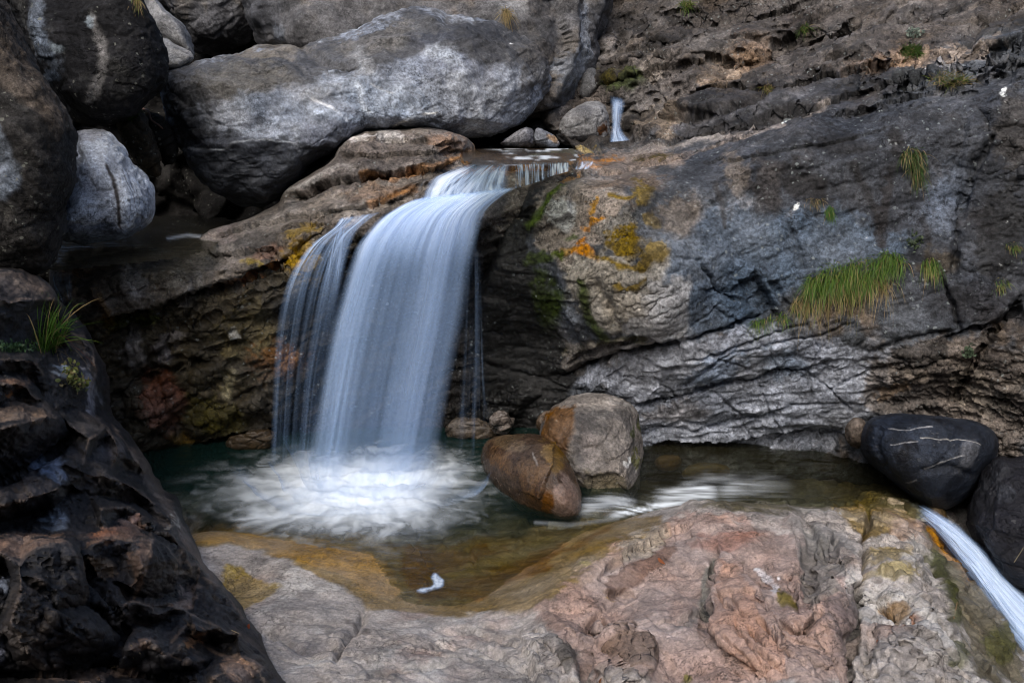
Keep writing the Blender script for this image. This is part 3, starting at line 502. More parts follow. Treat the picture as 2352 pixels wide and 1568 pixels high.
lg_F = [('s', [(225, 735), (300, 725), (400, 690), (480, 660), (560, 640), (640, 600), (700, 570)], 70, -.13), ('c', [(225, 737), (310, 725), (400, 692), (480, 662), (560, 640), (640, 602), (720, 545), (760, 520)], 6, -.08),
        ('s', [(470, 548), (560, 520), (660, 495), (760, 480), (830, 470), (930, 455)][::1], 26, -.07), ('s', [(650, 455), (740, 420), (860, 398), (960, 385), (1060, 368)], 26, -.12), ('c', [(650, 458), (740, 423), (860, 401), (960, 387)], 5, -.08),
        ('s', [(780, 355), (860, 352), (960, 345), (1080, 342)], 18, -.08), ('s', [(800, 325), (880, 320), (960, 318), (1060, 328)], 16, -.07), ('s', [(1075, 372), (1180, 378), (1310, 372)], 22, -.10), ('s', [(640, 520), (700, 505), (760, 515)], 20, -.06),
        ('s', [(470, 580), (560, 572), (620, 560), (640, 590)], 24, -.09), ('c', [(300, 860), (360, 880), (400, 960), (430, 1010)], 10, -.07), ('p', [(260, 880), (380, 860), (420, 960), (400, 1010), (330, 1000)], 20, .06), ('p', [(430, 840), (520, 830), (560, 940), (500, 1010), (430, 1000)], 20, .05),
        ('c', [(270, 850), (380, 850), (470, 830)], 6, -.06), ('s', [(330, 1040), (480, 1010), (600, 985), (700, 970)], 50, -.3), ('p', [(540, 920), (600, 905), (625, 950), (560, 960)], 8, .06), ('c', [(380, 750), (395, 820), (470, 830)], 6, -.06),
        ('p', [(280, 780), (340, 770), (345, 850), (290, 870)], 10, .06), ('p', [(350, 790), (400, 780), (410, 840), (360, 850)], 8, .05), ('c', [(215, 660), (240, 700), (260, 740)], 12, .06), ('p', [(510, 740), (560, 745), (560, 790), (520, 790)], 8, .04),
        ('p', [(650, 590), (740, 540), (760, 600), (700, 680), (660, 760)], 20, .06)]
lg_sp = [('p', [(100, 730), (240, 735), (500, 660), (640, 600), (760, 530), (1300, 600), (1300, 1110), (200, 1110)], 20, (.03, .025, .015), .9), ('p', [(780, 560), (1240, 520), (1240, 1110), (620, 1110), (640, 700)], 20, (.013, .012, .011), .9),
         ('e', 560, 760, 90, 80, 0, (.075, .06, .025), .8), ('e', 700, 600, 60, 70, -30, (.16, .105, .025), .85), ('e', 640, 830, 80, 60, 0, (.11, .05, .015), .85), ('e', 480, 950, 120, 50, 10, (.07, .06, .02), .8), ('e', 370, 910, 60, 90, -30, (.085, .03, .015), .9), ('e', 430, 1010, 60, 20, 30, (.16, .1, .03), .7),
         ('e', 310, 810, 34, 50, 0, (.16, .15, .145), .85), ('e', 375, 810, 24, 30, 0, (.13, .12, .12), .8), ('e', 400, 770, 40, 30, 0, (.12, .11, .105), .7), ('e', 530, 770, 13, 20, 8, (.36, .36, .33), .95), ('e', 300, 655, 40, 34, 20, (.2, .19, .19), .9), ('e', 530, 880, 22, 40, 0, (.14, .125, .08), .8), ('e', 310, 740, 80, 14, -8, (.05, .06, .015), .8),
         ('e', 490, 590, 120, 20, 3, (.15, .13, .115), .8), ('e', 300, 590, 60, 22, -14, (.05, .055, .015), .9), ('e', 362, 580, 30, 12, 5, (.27, .27, .25), .9), ('l', [(480, 665), (570, 635), (650, 600)], 8, (.3, .14, .06), .85), ('e', 580, 600, 30, 12, 0, (.2, .15, .03), .7), ('e', 610, 580, 50, 14, -20, (.12, .07, .05), .7),
         ('l', [(480, 545), (640, 500), (800, 450), (900, 425)], 16, (.17, .15, .13), .8), ('e', 520, 530, 50, 20, -20, (.16, .13, .12), .7), ('e', 700, 530, 60, 14, -12, (.2, .14, .04), .8), ('e', 860, 440, 90, 30, -8, (.15, .105, .075), .7), ('l', [(850, 470), (900, 450), (950, 430)], 12, (.2, .1, .04), .7),
         ('p', [(650, 400), (790, 330), (900, 290), (1090, 300), (1080, 370), (880, 400), (700, 460)], 14, (.13, .115, .105), .8), ('e', 1030, 325, 60, 22, 0, (.18, .12, .085), .7), ('e', 880, 310, 70, 12, 0, (.42, .4, .38), .75), ('e', 830, 325, 40, 9, -15, (.5, .48, .46), .75), ('e', 760, 400, 90, 12, -20, (.3, .28, .26), .7), ('e', 700, 430, 50, 12, -20, (.33, .32, .3), .7), ('l', [(830, 400), (960, 390), (1080, 350)], 9, (.25, .14, .07), .8),
         ('p', [(1085, 340), (1330, 340), (1330, 385), (1180, 382), (1070, 385)], 10, (.22, .115, .045), .85), ('e', 1250, 365, 60, 8, 0, (.3, .2, .12), .7), ('e', 170, 610, 60, 20, 0, (.14, .07, .03), .8), ('e', 235, 700, 20, 60, -20, (.13, .07, .02), .8)]
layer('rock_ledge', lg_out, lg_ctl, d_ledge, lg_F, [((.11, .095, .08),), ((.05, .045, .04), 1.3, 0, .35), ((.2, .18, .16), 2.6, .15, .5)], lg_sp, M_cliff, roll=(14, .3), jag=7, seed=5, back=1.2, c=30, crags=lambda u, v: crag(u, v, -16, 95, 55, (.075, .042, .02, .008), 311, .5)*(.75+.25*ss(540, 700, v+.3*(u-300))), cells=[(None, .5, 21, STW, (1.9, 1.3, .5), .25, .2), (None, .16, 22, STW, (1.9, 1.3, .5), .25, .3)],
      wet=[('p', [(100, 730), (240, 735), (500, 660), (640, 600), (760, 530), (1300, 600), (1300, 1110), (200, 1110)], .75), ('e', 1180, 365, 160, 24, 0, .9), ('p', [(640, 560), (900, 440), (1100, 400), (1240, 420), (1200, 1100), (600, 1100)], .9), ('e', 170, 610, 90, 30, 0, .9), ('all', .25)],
      moss=[('e', 300, 590, 60, 22, -14, .8), ('e', 310, 740, 80, 14, -8, .8)])['kind'] = 'structure'
# dark outcrop in the left foreground -------------------------------------------
SO = frame(-38, 50)
def d_out(p):
    a = facets(p, .30, 31, 1.2, .08, SO, (1.5, 1.0, .8), .2); b = facets(p, .10, 32, 1.3, .1, SO, (1.6, 1., .8), .2)
    return .012*a+.006*b+.03*plf(p, 3.4, 4, 110, .5, SO, (1.5, 1., .8))+.008*plr(p, 6, 2, 115, SO, (1.6, 1, .7))+.0025*fbm(p*20, 3, 38)+.0015*gn(p*70, 39)
ou_T = [[(-90, 600, .1), (49, 600, .1), (110, 622, .1), (150, 660, .1)], [(-90, 690, -.12), (60, 690, -.14), (132, 688, -.1), (150, 700, .1)], [(-90, 800, .12), (60, 805, .1), (130, 790, .1), (150, 745, .1)], [(160, 760, 0), (190, 775, -.08), (215, 810, -.1), (225, 850, -.1), (215, 900, -.05)],
 [(199, 740, .1), (230, 790, .12), (256, 835, .1), (266, 895, .1), (268, 950, .12)], [(-90, 832, -.06), (0, 830, -.06), (58, 825, -.08), (88, 838, -.08), (100, 862, -.02)], [(-90, 858, .06), (0, 856, .06), (34, 852, .08), (64, 860, .08), (92, 900, .1), (105, 925, .1)], [(-90, 885, -.06), (0, 885, -.06), (40, 880, -.1), (62, 890, -.08), (85, 920, -.02)],
 [(-90, 940, .06), (0, 935, .06), (55, 915, .1), (100, 925, .1), (140, 955, .1), (170, 998, .12)], [(-90, 992, -.16), (0, 987, -.16), (58, 972, -.18), (110, 955, -.16), (135, 962, -.1)], [(-90, 1125, .16), (0, 1102, .16), (60, 1078, .16), (116, 1047, .16), (160, 1012, .14)], [(170, 985, -.02), (190, 948, .02), (245, 952, 0), (278, 980, -.02)],
 [(245, 985, -.12), (205, 1010, -.12), (190, 1060, -.08)], [(245, 985, -.12), (270, 1030, -.12), (262, 1075, -.06)], [(-90, 1165, -.1), (0, 1160, -.12), (80, 1140, -.14), (137, 1122, -.1)], [(0, 1125, 0), (60, 1085, .04), (100, 1072, .02)], [(-90, 1200, .1), (0, 1200, .1), (80, 1180, .12), (140, 1155, .1), (165, 1120, .1)],
 [(100, 1072, .02), (147, 1060, -.06), (185, 1085, -.08), (165, 1112, -.02)], [(-90, 1222, .1), (0, 1222, .1), (60, 1218, .12), (140, 1225, .12), (190, 1240, .12), (230, 1215, .1), (280, 1185, .1)], [(-90, 1275, -.14), (0, 1270, -.16), (42, 1298, -.2), (85, 1262, -.2), (153, 1252, -.16), (172, 1278, -.14), (180, 1330, -.08)],
 [(42, 1298, -.2), (48, 1350, -.14), (24, 1430, -.1)], [(28, 1325, .02), (8, 1400, .05)], [(195, 1310, .1), (205, 1383, .12), (262, 1440, .14), (278, 1462, .14), (255, 1528, .16), (130, 1550, .18), (0, 1552, .18), (-90, 1552, .18)], [(120, 1400, -.06)], [(200, 1440, -.02)], [(60, 1480, -.02)],
 [(196, 1256, 0), (240, 1235, -.06), (306, 1245, -.1), (349, 1230, -.06)], [(287, 1197, .06), (330, 1208, .05)], [(346, 1243, -.13), (330, 1300, -.12), (303, 1352, 0)], [(346, 1243, -.13), (368, 1246, -.12), (400, 1280, -.13), (456, 1302, -.06), (455, 1338, -.02)], [(277, 1282, .07), (254, 1328, .1), (300, 1362, .12), (360, 1376, .12), (409, 1374, .12), (440, 1350, .08)],
 [(284, 1392, -.02), (300, 1384, -.06), (346, 1390, -.1), (368, 1412, -.06)], [(380, 1388, -.04), (411, 1392, -.08), (440, 1412, -.08), (500, 1445, -.08), (550, 1458, -.04)], [(278, 1440, .1), (310, 1430, .1), (370, 1425, .1), (382, 1448, .1), (440, 1464, .1), (480, 1475, .1), (540, 1472, .06)], [(388, 1482, -.02), (432, 1434, .0), (450, 1448, -.12), (415, 1486, -.1)],
 [(300, 1490, -.04), (345, 1474, -.1), (380, 1504, -.08), (430, 1520, -.04)], [(262, 1534, .1), (320, 1542, .1), (400, 1547, .1), (460, 1545, .08), (500, 1506, .06)], [(466, 1325, -.06), (510, 1345, -.1), (536, 1392, -.08), (552, 1425, -.02)], [(500, 1310, .1), (560, 1380, .1), (600, 1440, .1), (630, 1500, .1), (675, 1560, .1), (710, 1650, .1)],
 [(470, 1565, -.06), (520, 1548, -.12), (548, 1505, -.08), (588, 1532, -.12), (640, 1600, -.1)], [(-90, 1650, -.1), (150, 1590, -.1), (300, 1650, -.1), (500, 1650, -.1)], [(280, 960, .1), (312, 1000, .12), (356, 1060, .12), (374, 1110, .12), (420, 1150, .12), (442, 1210, .12), (478, 1280, .12)], [(262, 975, -.02), (285, 1010, -.12), (322, 1065, -.02)], [(240, 1015, .07), (290, 1078, .1), (335, 1090, .05)], [(200, 1088, -.07), (262, 1098, -.12), (318, 1125, -.13), (358, 1160, -.03)], [(205, 1140, .09), (268, 1142, .1), (325, 1160, .1), (365, 1200, .08)], [(235, 1168, -.07), (292, 1164, -.08), (345, 1196, -.13), (395, 1205, -.05)], [(300, 1200, .08), (350, 1222, .1), (400, 1248, .1), (440, 1262, .04)], [(385, 1225, -.1), (420, 1262, -.12), (462, 1290, -.03)]]
ou_out = [(-430, 640), (-70, 620), (60, 620), (105, 640), (130, 680), (195, 735), (215, 790), (245, 850), (255, 930), (262, 960), (300, 1000), (345, 1060), (362, 1110), (410, 1150), (430, 1210), (465, 1280), (490, 1320), (545, 1380), (590, 1440), (615, 1500), (660, 1560), (690, 1640), (-70, 1640), (-430, 1640)]
ou_ctl = [(-60, 630, 4.3), (-420, 640, 3.7), (-420, 1000, 2.7), (-420, 1350, 1.9), (-420, 1620, 1.45), (30, 630, 4.7), (110, 650, 5.0), (0, 700, 4.4), (150, 760, 4.9), (210, 790, 5.1), (235, 870, 5.1), (100, 800, 4.6), (-60, 800, 3.9), (60, 820, 4.25), (180, 880, 4.6), (250, 950, 4.9), (0, 880, 3.75), (80, 940, 3.75), (160, 1000, 3.95), (230, 980, 4.4), (0, 1000, 3.3), (100, 1080, 3.45), (200, 1060, 3.85), (300, 1050, 4.4), (350, 1110, 4.6),
          (0, 1150, 3.05), (100, 1190, 3.15), (200, 1180, 3.3), (300, 1200, 3.6), (400, 1200, 4.2), (0, 1240, 2.75), (150, 1250, 2.7), (260, 1250, 2.95), (350, 1260, 3.2), (450, 1310, 3.8), (50, 1350, 2.3), (200, 1350, 2.45), (330, 1370, 2.75), (430, 1400, 3.1), (530, 1400, 3.4), (0, 1500, 1.95), (150, 1500, 2.05), (300, 1460, 2.4), (400, 1500, 2.55), (520, 1480, 2.9), (600, 1500, 3.0), (0, 1620, 1.75), (200, 1600, 1.95), (400, 1600, 2.3), (600, 1600, 2.6), (680, 1620, 2.6)]
ou_F = [('c', [(168, 1003), (120, 1040), (40, 1090), (-60, 1125)], 6, -.08), ('c', [(190, 1250), (210, 1330), (270, 1400), (290, 1450), (265, 1530)], 7, -.06), ('c', [(250, 1530), (300, 1545), (400, 1560), (500, 1570)], 6, -.05), ('c', [(165, 1545), (100, 1548), (0, 1552)], 6, -.06)]
ou_sp = [('e', 120, 1060, 40, 20, -25, (.13, .16, .22), .85), ('e', 140, 1090, 20, 30, -60, (.17, .2, .26), .8), ('e', 130, 1190, 36, 26, 0, (.16, .185, .22), .8), ('e', 215, 900, 22, 60, -10, (.2, .2, .22), .7), ('e', 150, 850, 22, 16, 0, (.2, .23, .27), .8), ('p', [(-60, 1240), (60, 1225), (150, 1232), (150, 1250), (85, 1262), (42, 1296), (0, 1268), (-60, 1275)], 8, (.16, .105, .075), .9), ('p', [(-60, 945), (50, 920), (100, 930), (130, 955), (58, 970), (-60, 990)], 8, (.085, .065, .052), .9), ('p', [(-60, 620), (60, 620), (110, 640), (132, 680), (-60, 688)], 8, (.07, .057, .05), .9), ('p', [(-60, 1130), (70, 1085), (130, 1110), (80, 1138), (-60, 1160)], 8, (.05, .044, .044), .9), ('p', [(170, 980), (200, 950), (245, 955), (235, 990), (190, 1000)], 8, (.065, .055, .05), .8), ('p', [(200, 1250), (290, 1200), (340, 1212), (306, 1243), (240, 1234)], 6, (.15, .095, .07), .9), ('p', [(320, 1250), (344, 1246), (328, 1300), (303, 1350), (280, 1285)], 6, (.075, .055, .045), .9), ('p', [(205, 1300), (240, 1296), (262, 1320), (245, 1345), (215, 1320)], 6, (.12, .095, .075), .8),  # block tops in tan: partly brown stone, partly painted top light
         ('e', 270, 1215, 70, 14, -20, (.17, .1, .075), .9), ('e', 250, 1245, 50, 10, -10, (.16, .1, .07), .8), ('l', [(345, 1250), (330, 1320), (310, 1370)], 7, (.18, .13, .1), .8), ('e', 230, 1310, 36, 22, 20, (.15, .115, .085), .8), ('e', 430, 1310, 36, 12, 20, (.16, .13, .10), .7), ('e', 440, 1360, 20, 30, 30, (.16, .12, .10), .7), ('e', 445, 1480, 34, 12, -38, (.24, .15, .10), .95),
         ('e', 560, 1540, 60, 34, 20, (.24, .16, .115), .9), ('e', 420, 1390, 20, 14, 0, (.17, .115, .085), .8), ('e', 330, 1390, 30, 9, 10, (.13, .1, .08), .7), ('e', 330, 1490, 30, 14, 0, (.12, .08, .06), .8), ('e', 40, 880, 50, 10, 0, (.14, .09, .065), .85), ('e', 40, 960, 80, 10, -8, (.13, .095, .07), .8), ('e', 20, 910, 20, 6, -10, (.3, .12, .04), .8), ('e', 60, 660, 70, 26, 10, (.1, .082, .07), .8),
         ('l', [(310, 1040), (380, 1150), (420, 1230), (490, 1330)], 18, (.1, .08, .068), .8), ('e', 395, 1190, 8, 22, 30, (.3, .28, .24), .8), ('e', 200, 1555, 180, 12, 3, (.17, .12, .09), .8), ('e', 500, 1500, 60, 10, 20, (.17, .12, .09), .8), ('e', 250, 1030, 40, 30, 10, (.07, .065, .068), .8), ('e', 10, 1340, 12, 40, 0, (.11, .13, .17), .7), ('e', 0, 1500, 12, 40, 0, (.11, .12, .16), .7)]
ou_sp += [('l', [q[:2] for q in L], 4.5, (.125, .095, .075), .55) for L in ou_T if len(L) > 2 and sum(q[2] for q in L)/len(L) < -.05]  # lighter strips painted on the ridge lines to imitate lit edges
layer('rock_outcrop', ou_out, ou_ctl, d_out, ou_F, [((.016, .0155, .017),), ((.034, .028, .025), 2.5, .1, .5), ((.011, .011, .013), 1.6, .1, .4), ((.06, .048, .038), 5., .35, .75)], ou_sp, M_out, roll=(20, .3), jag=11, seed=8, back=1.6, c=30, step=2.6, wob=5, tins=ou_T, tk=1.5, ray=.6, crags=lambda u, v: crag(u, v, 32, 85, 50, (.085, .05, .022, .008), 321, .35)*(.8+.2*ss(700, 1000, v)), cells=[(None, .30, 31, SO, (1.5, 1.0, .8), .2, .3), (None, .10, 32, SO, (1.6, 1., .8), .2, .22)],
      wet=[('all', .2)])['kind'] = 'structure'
# rock face far behind the boulders, near-black to stand in for cave shade ---------------------------------------------
layer('rear_rock_face', [(-600, -80), (1350, -80), (1420, 60), (1420, 340), (1300, 345), (900, 400), (700, 620), (60, 640), (-600, 640)], [(-80, -80, 11), (-580, -60, 9), (-580, 620, 6.8), (400, 0, 11), (800, 0, 11.5), (1400, 0, 12), (-80, 600, 8), (400, 500, 10.5), (700, 480, 10), (1100, 300, 10.2), (1400, 300, 10.4), (100, 300, 9.5), (60, 600, 8.2)],
      lambda p: .3*facets(p, .9, 3, 1., .1, ST)+.1*facets(p, .3, 4)+.05*fbm(p*6, 3, 5), [], [((.009, .0085, .008),), ((.018, .017, .016), 1.2, .1, .5)], [], M_lich, step=7, roll=(20, .3), seed=4, back=.5)['kind'] = 'structure'
# ---------------------------------------------------------------- ground: one sheet of bedrock under everything
bd = [  # seen at u,v at height z
 (460, 1222, .04), (560, 1232, .04), (700, 1262, .03), (820, 1268, .0), (900, 1275, -.02), (930, 1380, .0), (960, 1395, .01), (1100, 1385, .01), (1180, 1350, .01), (1280, 1290, .01), (1400, 1215, .01), (1490, 1185, .02),
 (640, 1310, .07), (800, 1320, .03), (880, 1360, .02), (540, 1340, .03), (600, 1400, .13), (500, 1300, .08), (850, 1420, .09), (740, 1400, .11), (700, 1500, .24), (900, 1568, .4), (1100, 1420, .1), (1200, 1470, .2), (1100, 1540, .36), (1300, 1568, .34), (950, 1470, .22),
 (1570, 1168, .16), (1650, 1160, .22), (1740, 1172, .24), (1830, 1190, .22), (1960, 1205, .17), (2020, 1180, .0), (2090, 1185, -.02), (1500, 1205, .1), (1420, 1250, .1), (1340, 1330, .17), (1400, 1330, .2), (1450, 1300, .22), (1500, 1350, .2), (1650, 1260, .25), (1700, 1330, .32), (1850, 1250, .28), (1970, 1260, .2), (1600, 1480, .42), (1800, 1430, .46), (1940, 1400, .4), (1980, 1300, .28),
 (2020, 1250, .08), (2090, 1250, .05), (2100, 1330, .12), (2030, 1400, .2), (2150, 1400, .16), (2200, 1500, .2), (2100, 1560, .35), (2000, 1568, .4), (2140, 1230, -.06), (2160, 1310, -.08), (2215, 1385, -.12), (2280, 1480, -.2), (2310, 1560, -.24),
 (2130, 1190, -.16), (2230, 1275, -.36), (2300, 1350, -.52), (2352, 1420, -.62), (2430, 1520, -.8), (2200, 1230, -.35), (2300, 1290, -.6), (2400, 1400, -.8), (2200, 1120, -.4),
 (600, 1090, -.8), (450, 1130, -.6), (500, 1190, -.45), (900, 1080, -.9), (1050, 1160, -.45), (1150, 1240, -.12), (1000, 1240, -.2), (800, 1210, -.5), (1050, 1320, -.06), (1000, 1360, -.04), (1250, 1235, -.1), (1000, 1300, -.09), (1360, 1190, -.14),
 (400, 1050, -.6), (1100, 1030, -.7), (1540, 1110, -.42), (1700, 1085, -.4), (1900, 1080, -.34), (2000, 1140, -.14), (1600, 1150, -.36), (1800, 1140, -.3), (1950, 1165, -.12), (2060, 1150, -.12), (2130, 1165, -.14), (1500, 1050, -.5), (1900, 1035, -.4)]
bdp = np.array([G(a, b, c) for a, b, c in bd]); xy = [list(q[:2]) for q in bdp]; zz = [q[2] for q in bdp]
for x, y, z in [(-2.6, 2.2, .5), (-1, 2.3, .5), (0, 2.2, .6), (1.2, 2.2, .55), (2.2, 2.4, .35), (3.3, 3.2, -.5), (0, .8, .9), (-2.5, .8, 1.), (2.5, .8, .6), (0, -.6, 1.1), (3, -.6, .8), (-3, -.6, 1.4), (-3.6, 3, .6), (-3.6, 5, -.5), (-3, 6.5, -.6), (-2.6, 5.6, -.6), (0, 7.8, -.3), (-2, 7.8, 0), (2.4, 7.8, -.3), (4.2, 6.5, -.3), (4.6, 5, -.6), (4.5, 2, -.4)]:
    xy.append([x, y]); zz.append(z)
fz = RBF(xy, zz, .12)
SB = frame(-8, 20)
GT = [[(1180, 1150, 0), (1500, 1165, 0), (1800, 1170, 0), (2060, 1170, 0)], [(1100, 1640, 0), (1500, 1700, 0), (2000, 1700, 0), (2300, 1640, 0)], [(1060, 1400, 0), (1060, 1560, 0)], [(2160, 1250, 0), (2260, 1420, 0), (2300, 1600, 0)],
 [(1375, 1345, 0), (1392, 1290, .05), (1445, 1272, .06), (1490, 1257, .06), (1560, 1240, .05), (1640, 1235, .03)], [(1398, 1370, -.07), (1440, 1338, -.08), (1460, 1312, -.08), (1540, 1297, -.07), (1585, 1275, -.03), (1630, 1268, -.03)], [(1440, 1385, -.03), (1500, 1350, -.02), (1560, 1390, .02), (1600, 1440, 0)],
 [(1653, 1277, .05), (1636, 1330, .05), (1624, 1400, .05), (1628, 1445, .05), (1648, 1483, .05), (1692, 1510, .05), (1745, 1545, .05)], [(1646, 1270, -.05), (1630, 1320, -.05), (1615, 1400, -.05), (1619, 1450, -.05), (1637, 1490, -.05), (1684, 1520, -.05), (1730, 1556, -.05)], [(1701, 1311, .07), (1730, 1371, .08), (1762, 1405, .08), (1787, 1477, .07), (1802, 1534, .06)], [(1715, 1306, -.02), (1745, 1368, -.03), (1775, 1398, -.05), (1800, 1470, 0)],
 [(1740, 1300, -.02), (1790, 1295, .0), (1800, 1390, -.04)], [(1820, 1200, .04), (1830, 1290, .03), (1815, 1350, .02), (1870, 1400, .06)], [(1850, 1195, .0), (1862, 1260, -.07), (1875, 1320, -.05)], [(1895, 1235, .03), (1910, 1290, -.05), (1935, 1300, .02)], [(1870, 1400, .06), (1897, 1387, .07), (1945, 1360, .06), (1978, 1335, .03)], [(1925, 1500, -.03), (1940, 1565, -.03), (1970, 1440, -.12), (1980, 1380, -.12)],
 [(1350, 1462, .06), (1373, 1434, .06), (1424, 1440, .07), (1460, 1450, .04)], [(1413, 1471, .08), (1407, 1503, .07)], [(1350, 1462, .06), (1375, 1480, .05), (1413, 1471, .08), (1450, 1465, .08), (1480, 1480, .05), (1515, 1505, -.02)], [(1340, 1500, -.05), (1400, 1520, -.03), (1455, 1565, -.07), (1520, 1520, -.06)], [(1355, 1425, -.06), (1367, 1408, -.06), (1401, 1422, -.05), (1440, 1420, .01)],
 [(1201, 1397, .03), (1244, 1408, .06), (1298, 1454, .08), (1316, 1510, .07), (1330, 1568, .05)], [(1190, 1440, .0), (1240, 1480, .04), (1280, 1530, .06)], [(1272, 1483, .07), (1295, 1465, .08)], [(1325, 1490, -.04), (1335, 1560, -.06), (1345, 1620, -.05)],
 [(2010, 1240, .03), (2080, 1245, .04), (2130, 1290, .0)], [(2010, 1320, .02), (2070, 1330, .05), (2150, 1340, .05), (2180, 1400, .04)], [(1990, 1415, -.07), (2030, 1440, -.06), (2087, 1460, -.06), (2110, 1440, .03)], [(1995, 1380, .02), (2050, 1385, .04), (2100, 1400, .06), (2130, 1440, .06)], [(2000, 1500, -.05), (2060, 1490, .04), (2150, 1480, .07), (2180, 1540, .05)]]
def bed_mesh():
    nc, nr = 1160, 620; k = np.linspace(0, 1, nr)**1.0; ys = np.concatenate([np.linspace(-.6, 2.3, 30)[:-1], 2.3*(7.9/2.3)**np.linspace(0, 1, nr)])
    s = np.linspace(-1, 1, nc); W = lambda y: .92*np.maximum(y, 1.4)+.6
    Y, S = np.meshgrid(ys, s, indexing='ij'); X = S*W(Y); Z = fz(X, Y)
    uu_, vv_ = UV(np.stack([X, Y, Z], -1).reshape(-1, 3)); q_ = np.c_[uu_/40, vv_/40, 0*uu_]
    Z = Z+.85*(tin(GT, uu_+5*fbm(q_, 3, 5), vv_+5*fbm(q_+5, 3, 6))).reshape(Z.shape)*(Y < 5.3)
    rr_ = ss(1150, 1420, uu_+.3*(1568-vv_)*0)*ss(.0, .12, Z.ravel()); nl_ = ss(1380, 1470, vv_)*(1-ss(1200, 1400, uu_)); cr_ = ss(1960, 2040, uu_)
    Z = Z+((rr_*crag(uu_, vv_, 50, 120, 62, (.036, .014, .005, .002), 331, .5)*(1+.35*cr_)+nl_*crag(uu_, vv_, -8, 170, 60, (.030, .014, .005, .002), 332, .6))*(vv_ > 1120)*(Y.ravel() < 5.2)*(Y.ravel() > 1.6)).reshape(Z.shape)
    V = np.stack([X, Y, Z], -1).reshape(-1, 3); idx = np.arange(V.shape[0]).reshape(Y.shape)
    F = np.stack([idx[:-1, :-1], idx[:-1, 1:], idx[1:, 1:], idx[1:, :-1]], -1).reshape(-1, 4)
    u, v = UV(V); near = ss(4.9, 4.0, V[:, 1])
    right = ss(-.1, .5, V[:, 0]-(4.4-V[:, 1])*-.1-.15)
    def disp(p):
        q = p.copy(); a = facets(q, .5, 51, 1.1, .07, frame(40, 60), (2.1, .8, .8), .25); b = facets(q, .17, 52, 1.1, .08, frame(42, 60), (2.3, .8, .8), .25)
        am = ss(.03, .2, p[:, 2])*ss(.0, .35, right+.25*near); sub = ss(.02, -.15, p[:, 2])
        chute = ss(1.9, 2.3, p[:, 0]/np.maximum(p[:, 1], 1)*5)
        crn = ridg(q*A(1.2, 3.5, 2)@frame(20, 0).T, 4, 55)
        gf = frame(45, 60); return am*(.022*a+.007*b+.022*plf(q, 2.6, 4, 120, .5, gf, (2., .9, .9))+.012*plr(q, 4, 2, 125, gf, (2.6, .8, .8)))+near*(.02*plf(q, 3, 4, 130, .5, frame(-10, 10), (1.8, 1, .8))+.012*plr(q, 5, 2, 135, frame(-15, 10), (2.4, .8, .8)))*ss(0, .06, p[:, 2])+sub*(.03*fbm(p*4, 3, 56)+.05*facets(p, .25, 57, .6))+.03*fbm(p*1.4, 3, 58)*ss(.02, .2, np.abs(p[:, 2]))+.0045*fbm(p*13, 4, 59)+.003*ridg(p*26, 3, 60)+.03*chute*facets(p, .12, 61)
    Fe = [('s', [(1370, 1330), (1400, 1290), (1450, 1250), (1520, 1215), (1600, 1200)][::1], 60, -.05), ('c', [(1345, 1360), (1380, 1330), (1420, 1290), (1480, 1255), (1560, 1222)], 16, -.02), ('p', [(1380, 1355), (1440, 1345), (1470, 1370), (1400, 1382)], 8, -.05),
          ('c', [(1646, 1272), (1632, 1330), (1618, 1400), (1621, 1445), (1640, 1487), (1690, 1515), (1745, 1552)], 4, -.07), ('c', [(1690, 1440), (1740, 1490), (1800, 1550)], 3, -.04), ('c', [(1740, 1420), (1800, 1490), (1850, 1540)], 4, -.05), ('c', [(1720, 1440), (1760, 1490)], 4, -.04),
          ('c', [(1850, 1180), (1865, 1230), (1860, 1330), (1850, 1400)], 12, -.05), ('p', [(1870, 1240), (1930, 1230), (1930, 1290), (1880, 1300)], 10, -.08), ('c', [(1800, 1440), (1850, 1450), (1890, 1400)], 7, -.1), ('p', [(1790, 1310), (1830, 1300), (1840, 1400), (1810, 1400)], 8, -.04),
          ('c', [(1995, 1170), (1990, 1250), (1995, 1310), (1975, 1360), (1970, 1440), (1950, 1520), (1955, 1600)], 6, -.17), ('c', [(1985, 1360), (2030, 1400), (2060, 1430), (2100, 1440)], 6, -.07), ('c', [(2000, 1470), (1990, 1530), (2010, 1550)], 14, -.07), ('s', [(1990, 1380), (2090, 1440), (2150, 1400)], 30, .04),
          ('p', [(1360, 1490), (1420, 1440), (1490, 1450), (1520, 1500), (1500, 1580), (1430, 1620), (1370, 1560)], 24, .09), ('p', [(1180, 1480), (1250, 1440), (1320, 1500), (1340, 1570), (1250, 1600)], 14, .06), ('c', [(1340, 1440), (1380, 1420), (1350, 1500), (1340, 1560)], 8, -.08), ('p', [(1400, 1430), (1450, 1420), (1460, 1440), (1400, 1450)], 6, -.08),
          ('c', [(840, 1405), (820, 1440), (790, 1480), (770, 1530)], 8, -.05), ('c', [(1000, 1440), (1080, 1440), (1180, 1470), (1230, 1520)], 5, -.03), ('c', [(990, 1460), (1060, 1490), (1170, 1500)], 6, -.03), ('c', [(850, 1560), (960, 1530), (1030, 1520)], 5, -.035), ('c', [(600, 1440), (700, 1500), (780, 1490)], 10, -.04),
          ('c', [(2100, 1250), (2140, 1290), (2160, 1330)], 7, -.04), ('c', [(2140, 1330), (2160, 1430), (2200, 1470)], 10, -.06), ('p', [(2010, 1260), (2100, 1240), (2130, 1300), (2020, 1320)], 12, .03), ('p', [(2060, 1470), (2150, 1460), (2180, 1530), (2080, 1550)], 14, .05)]
    rc = random.Random(9)
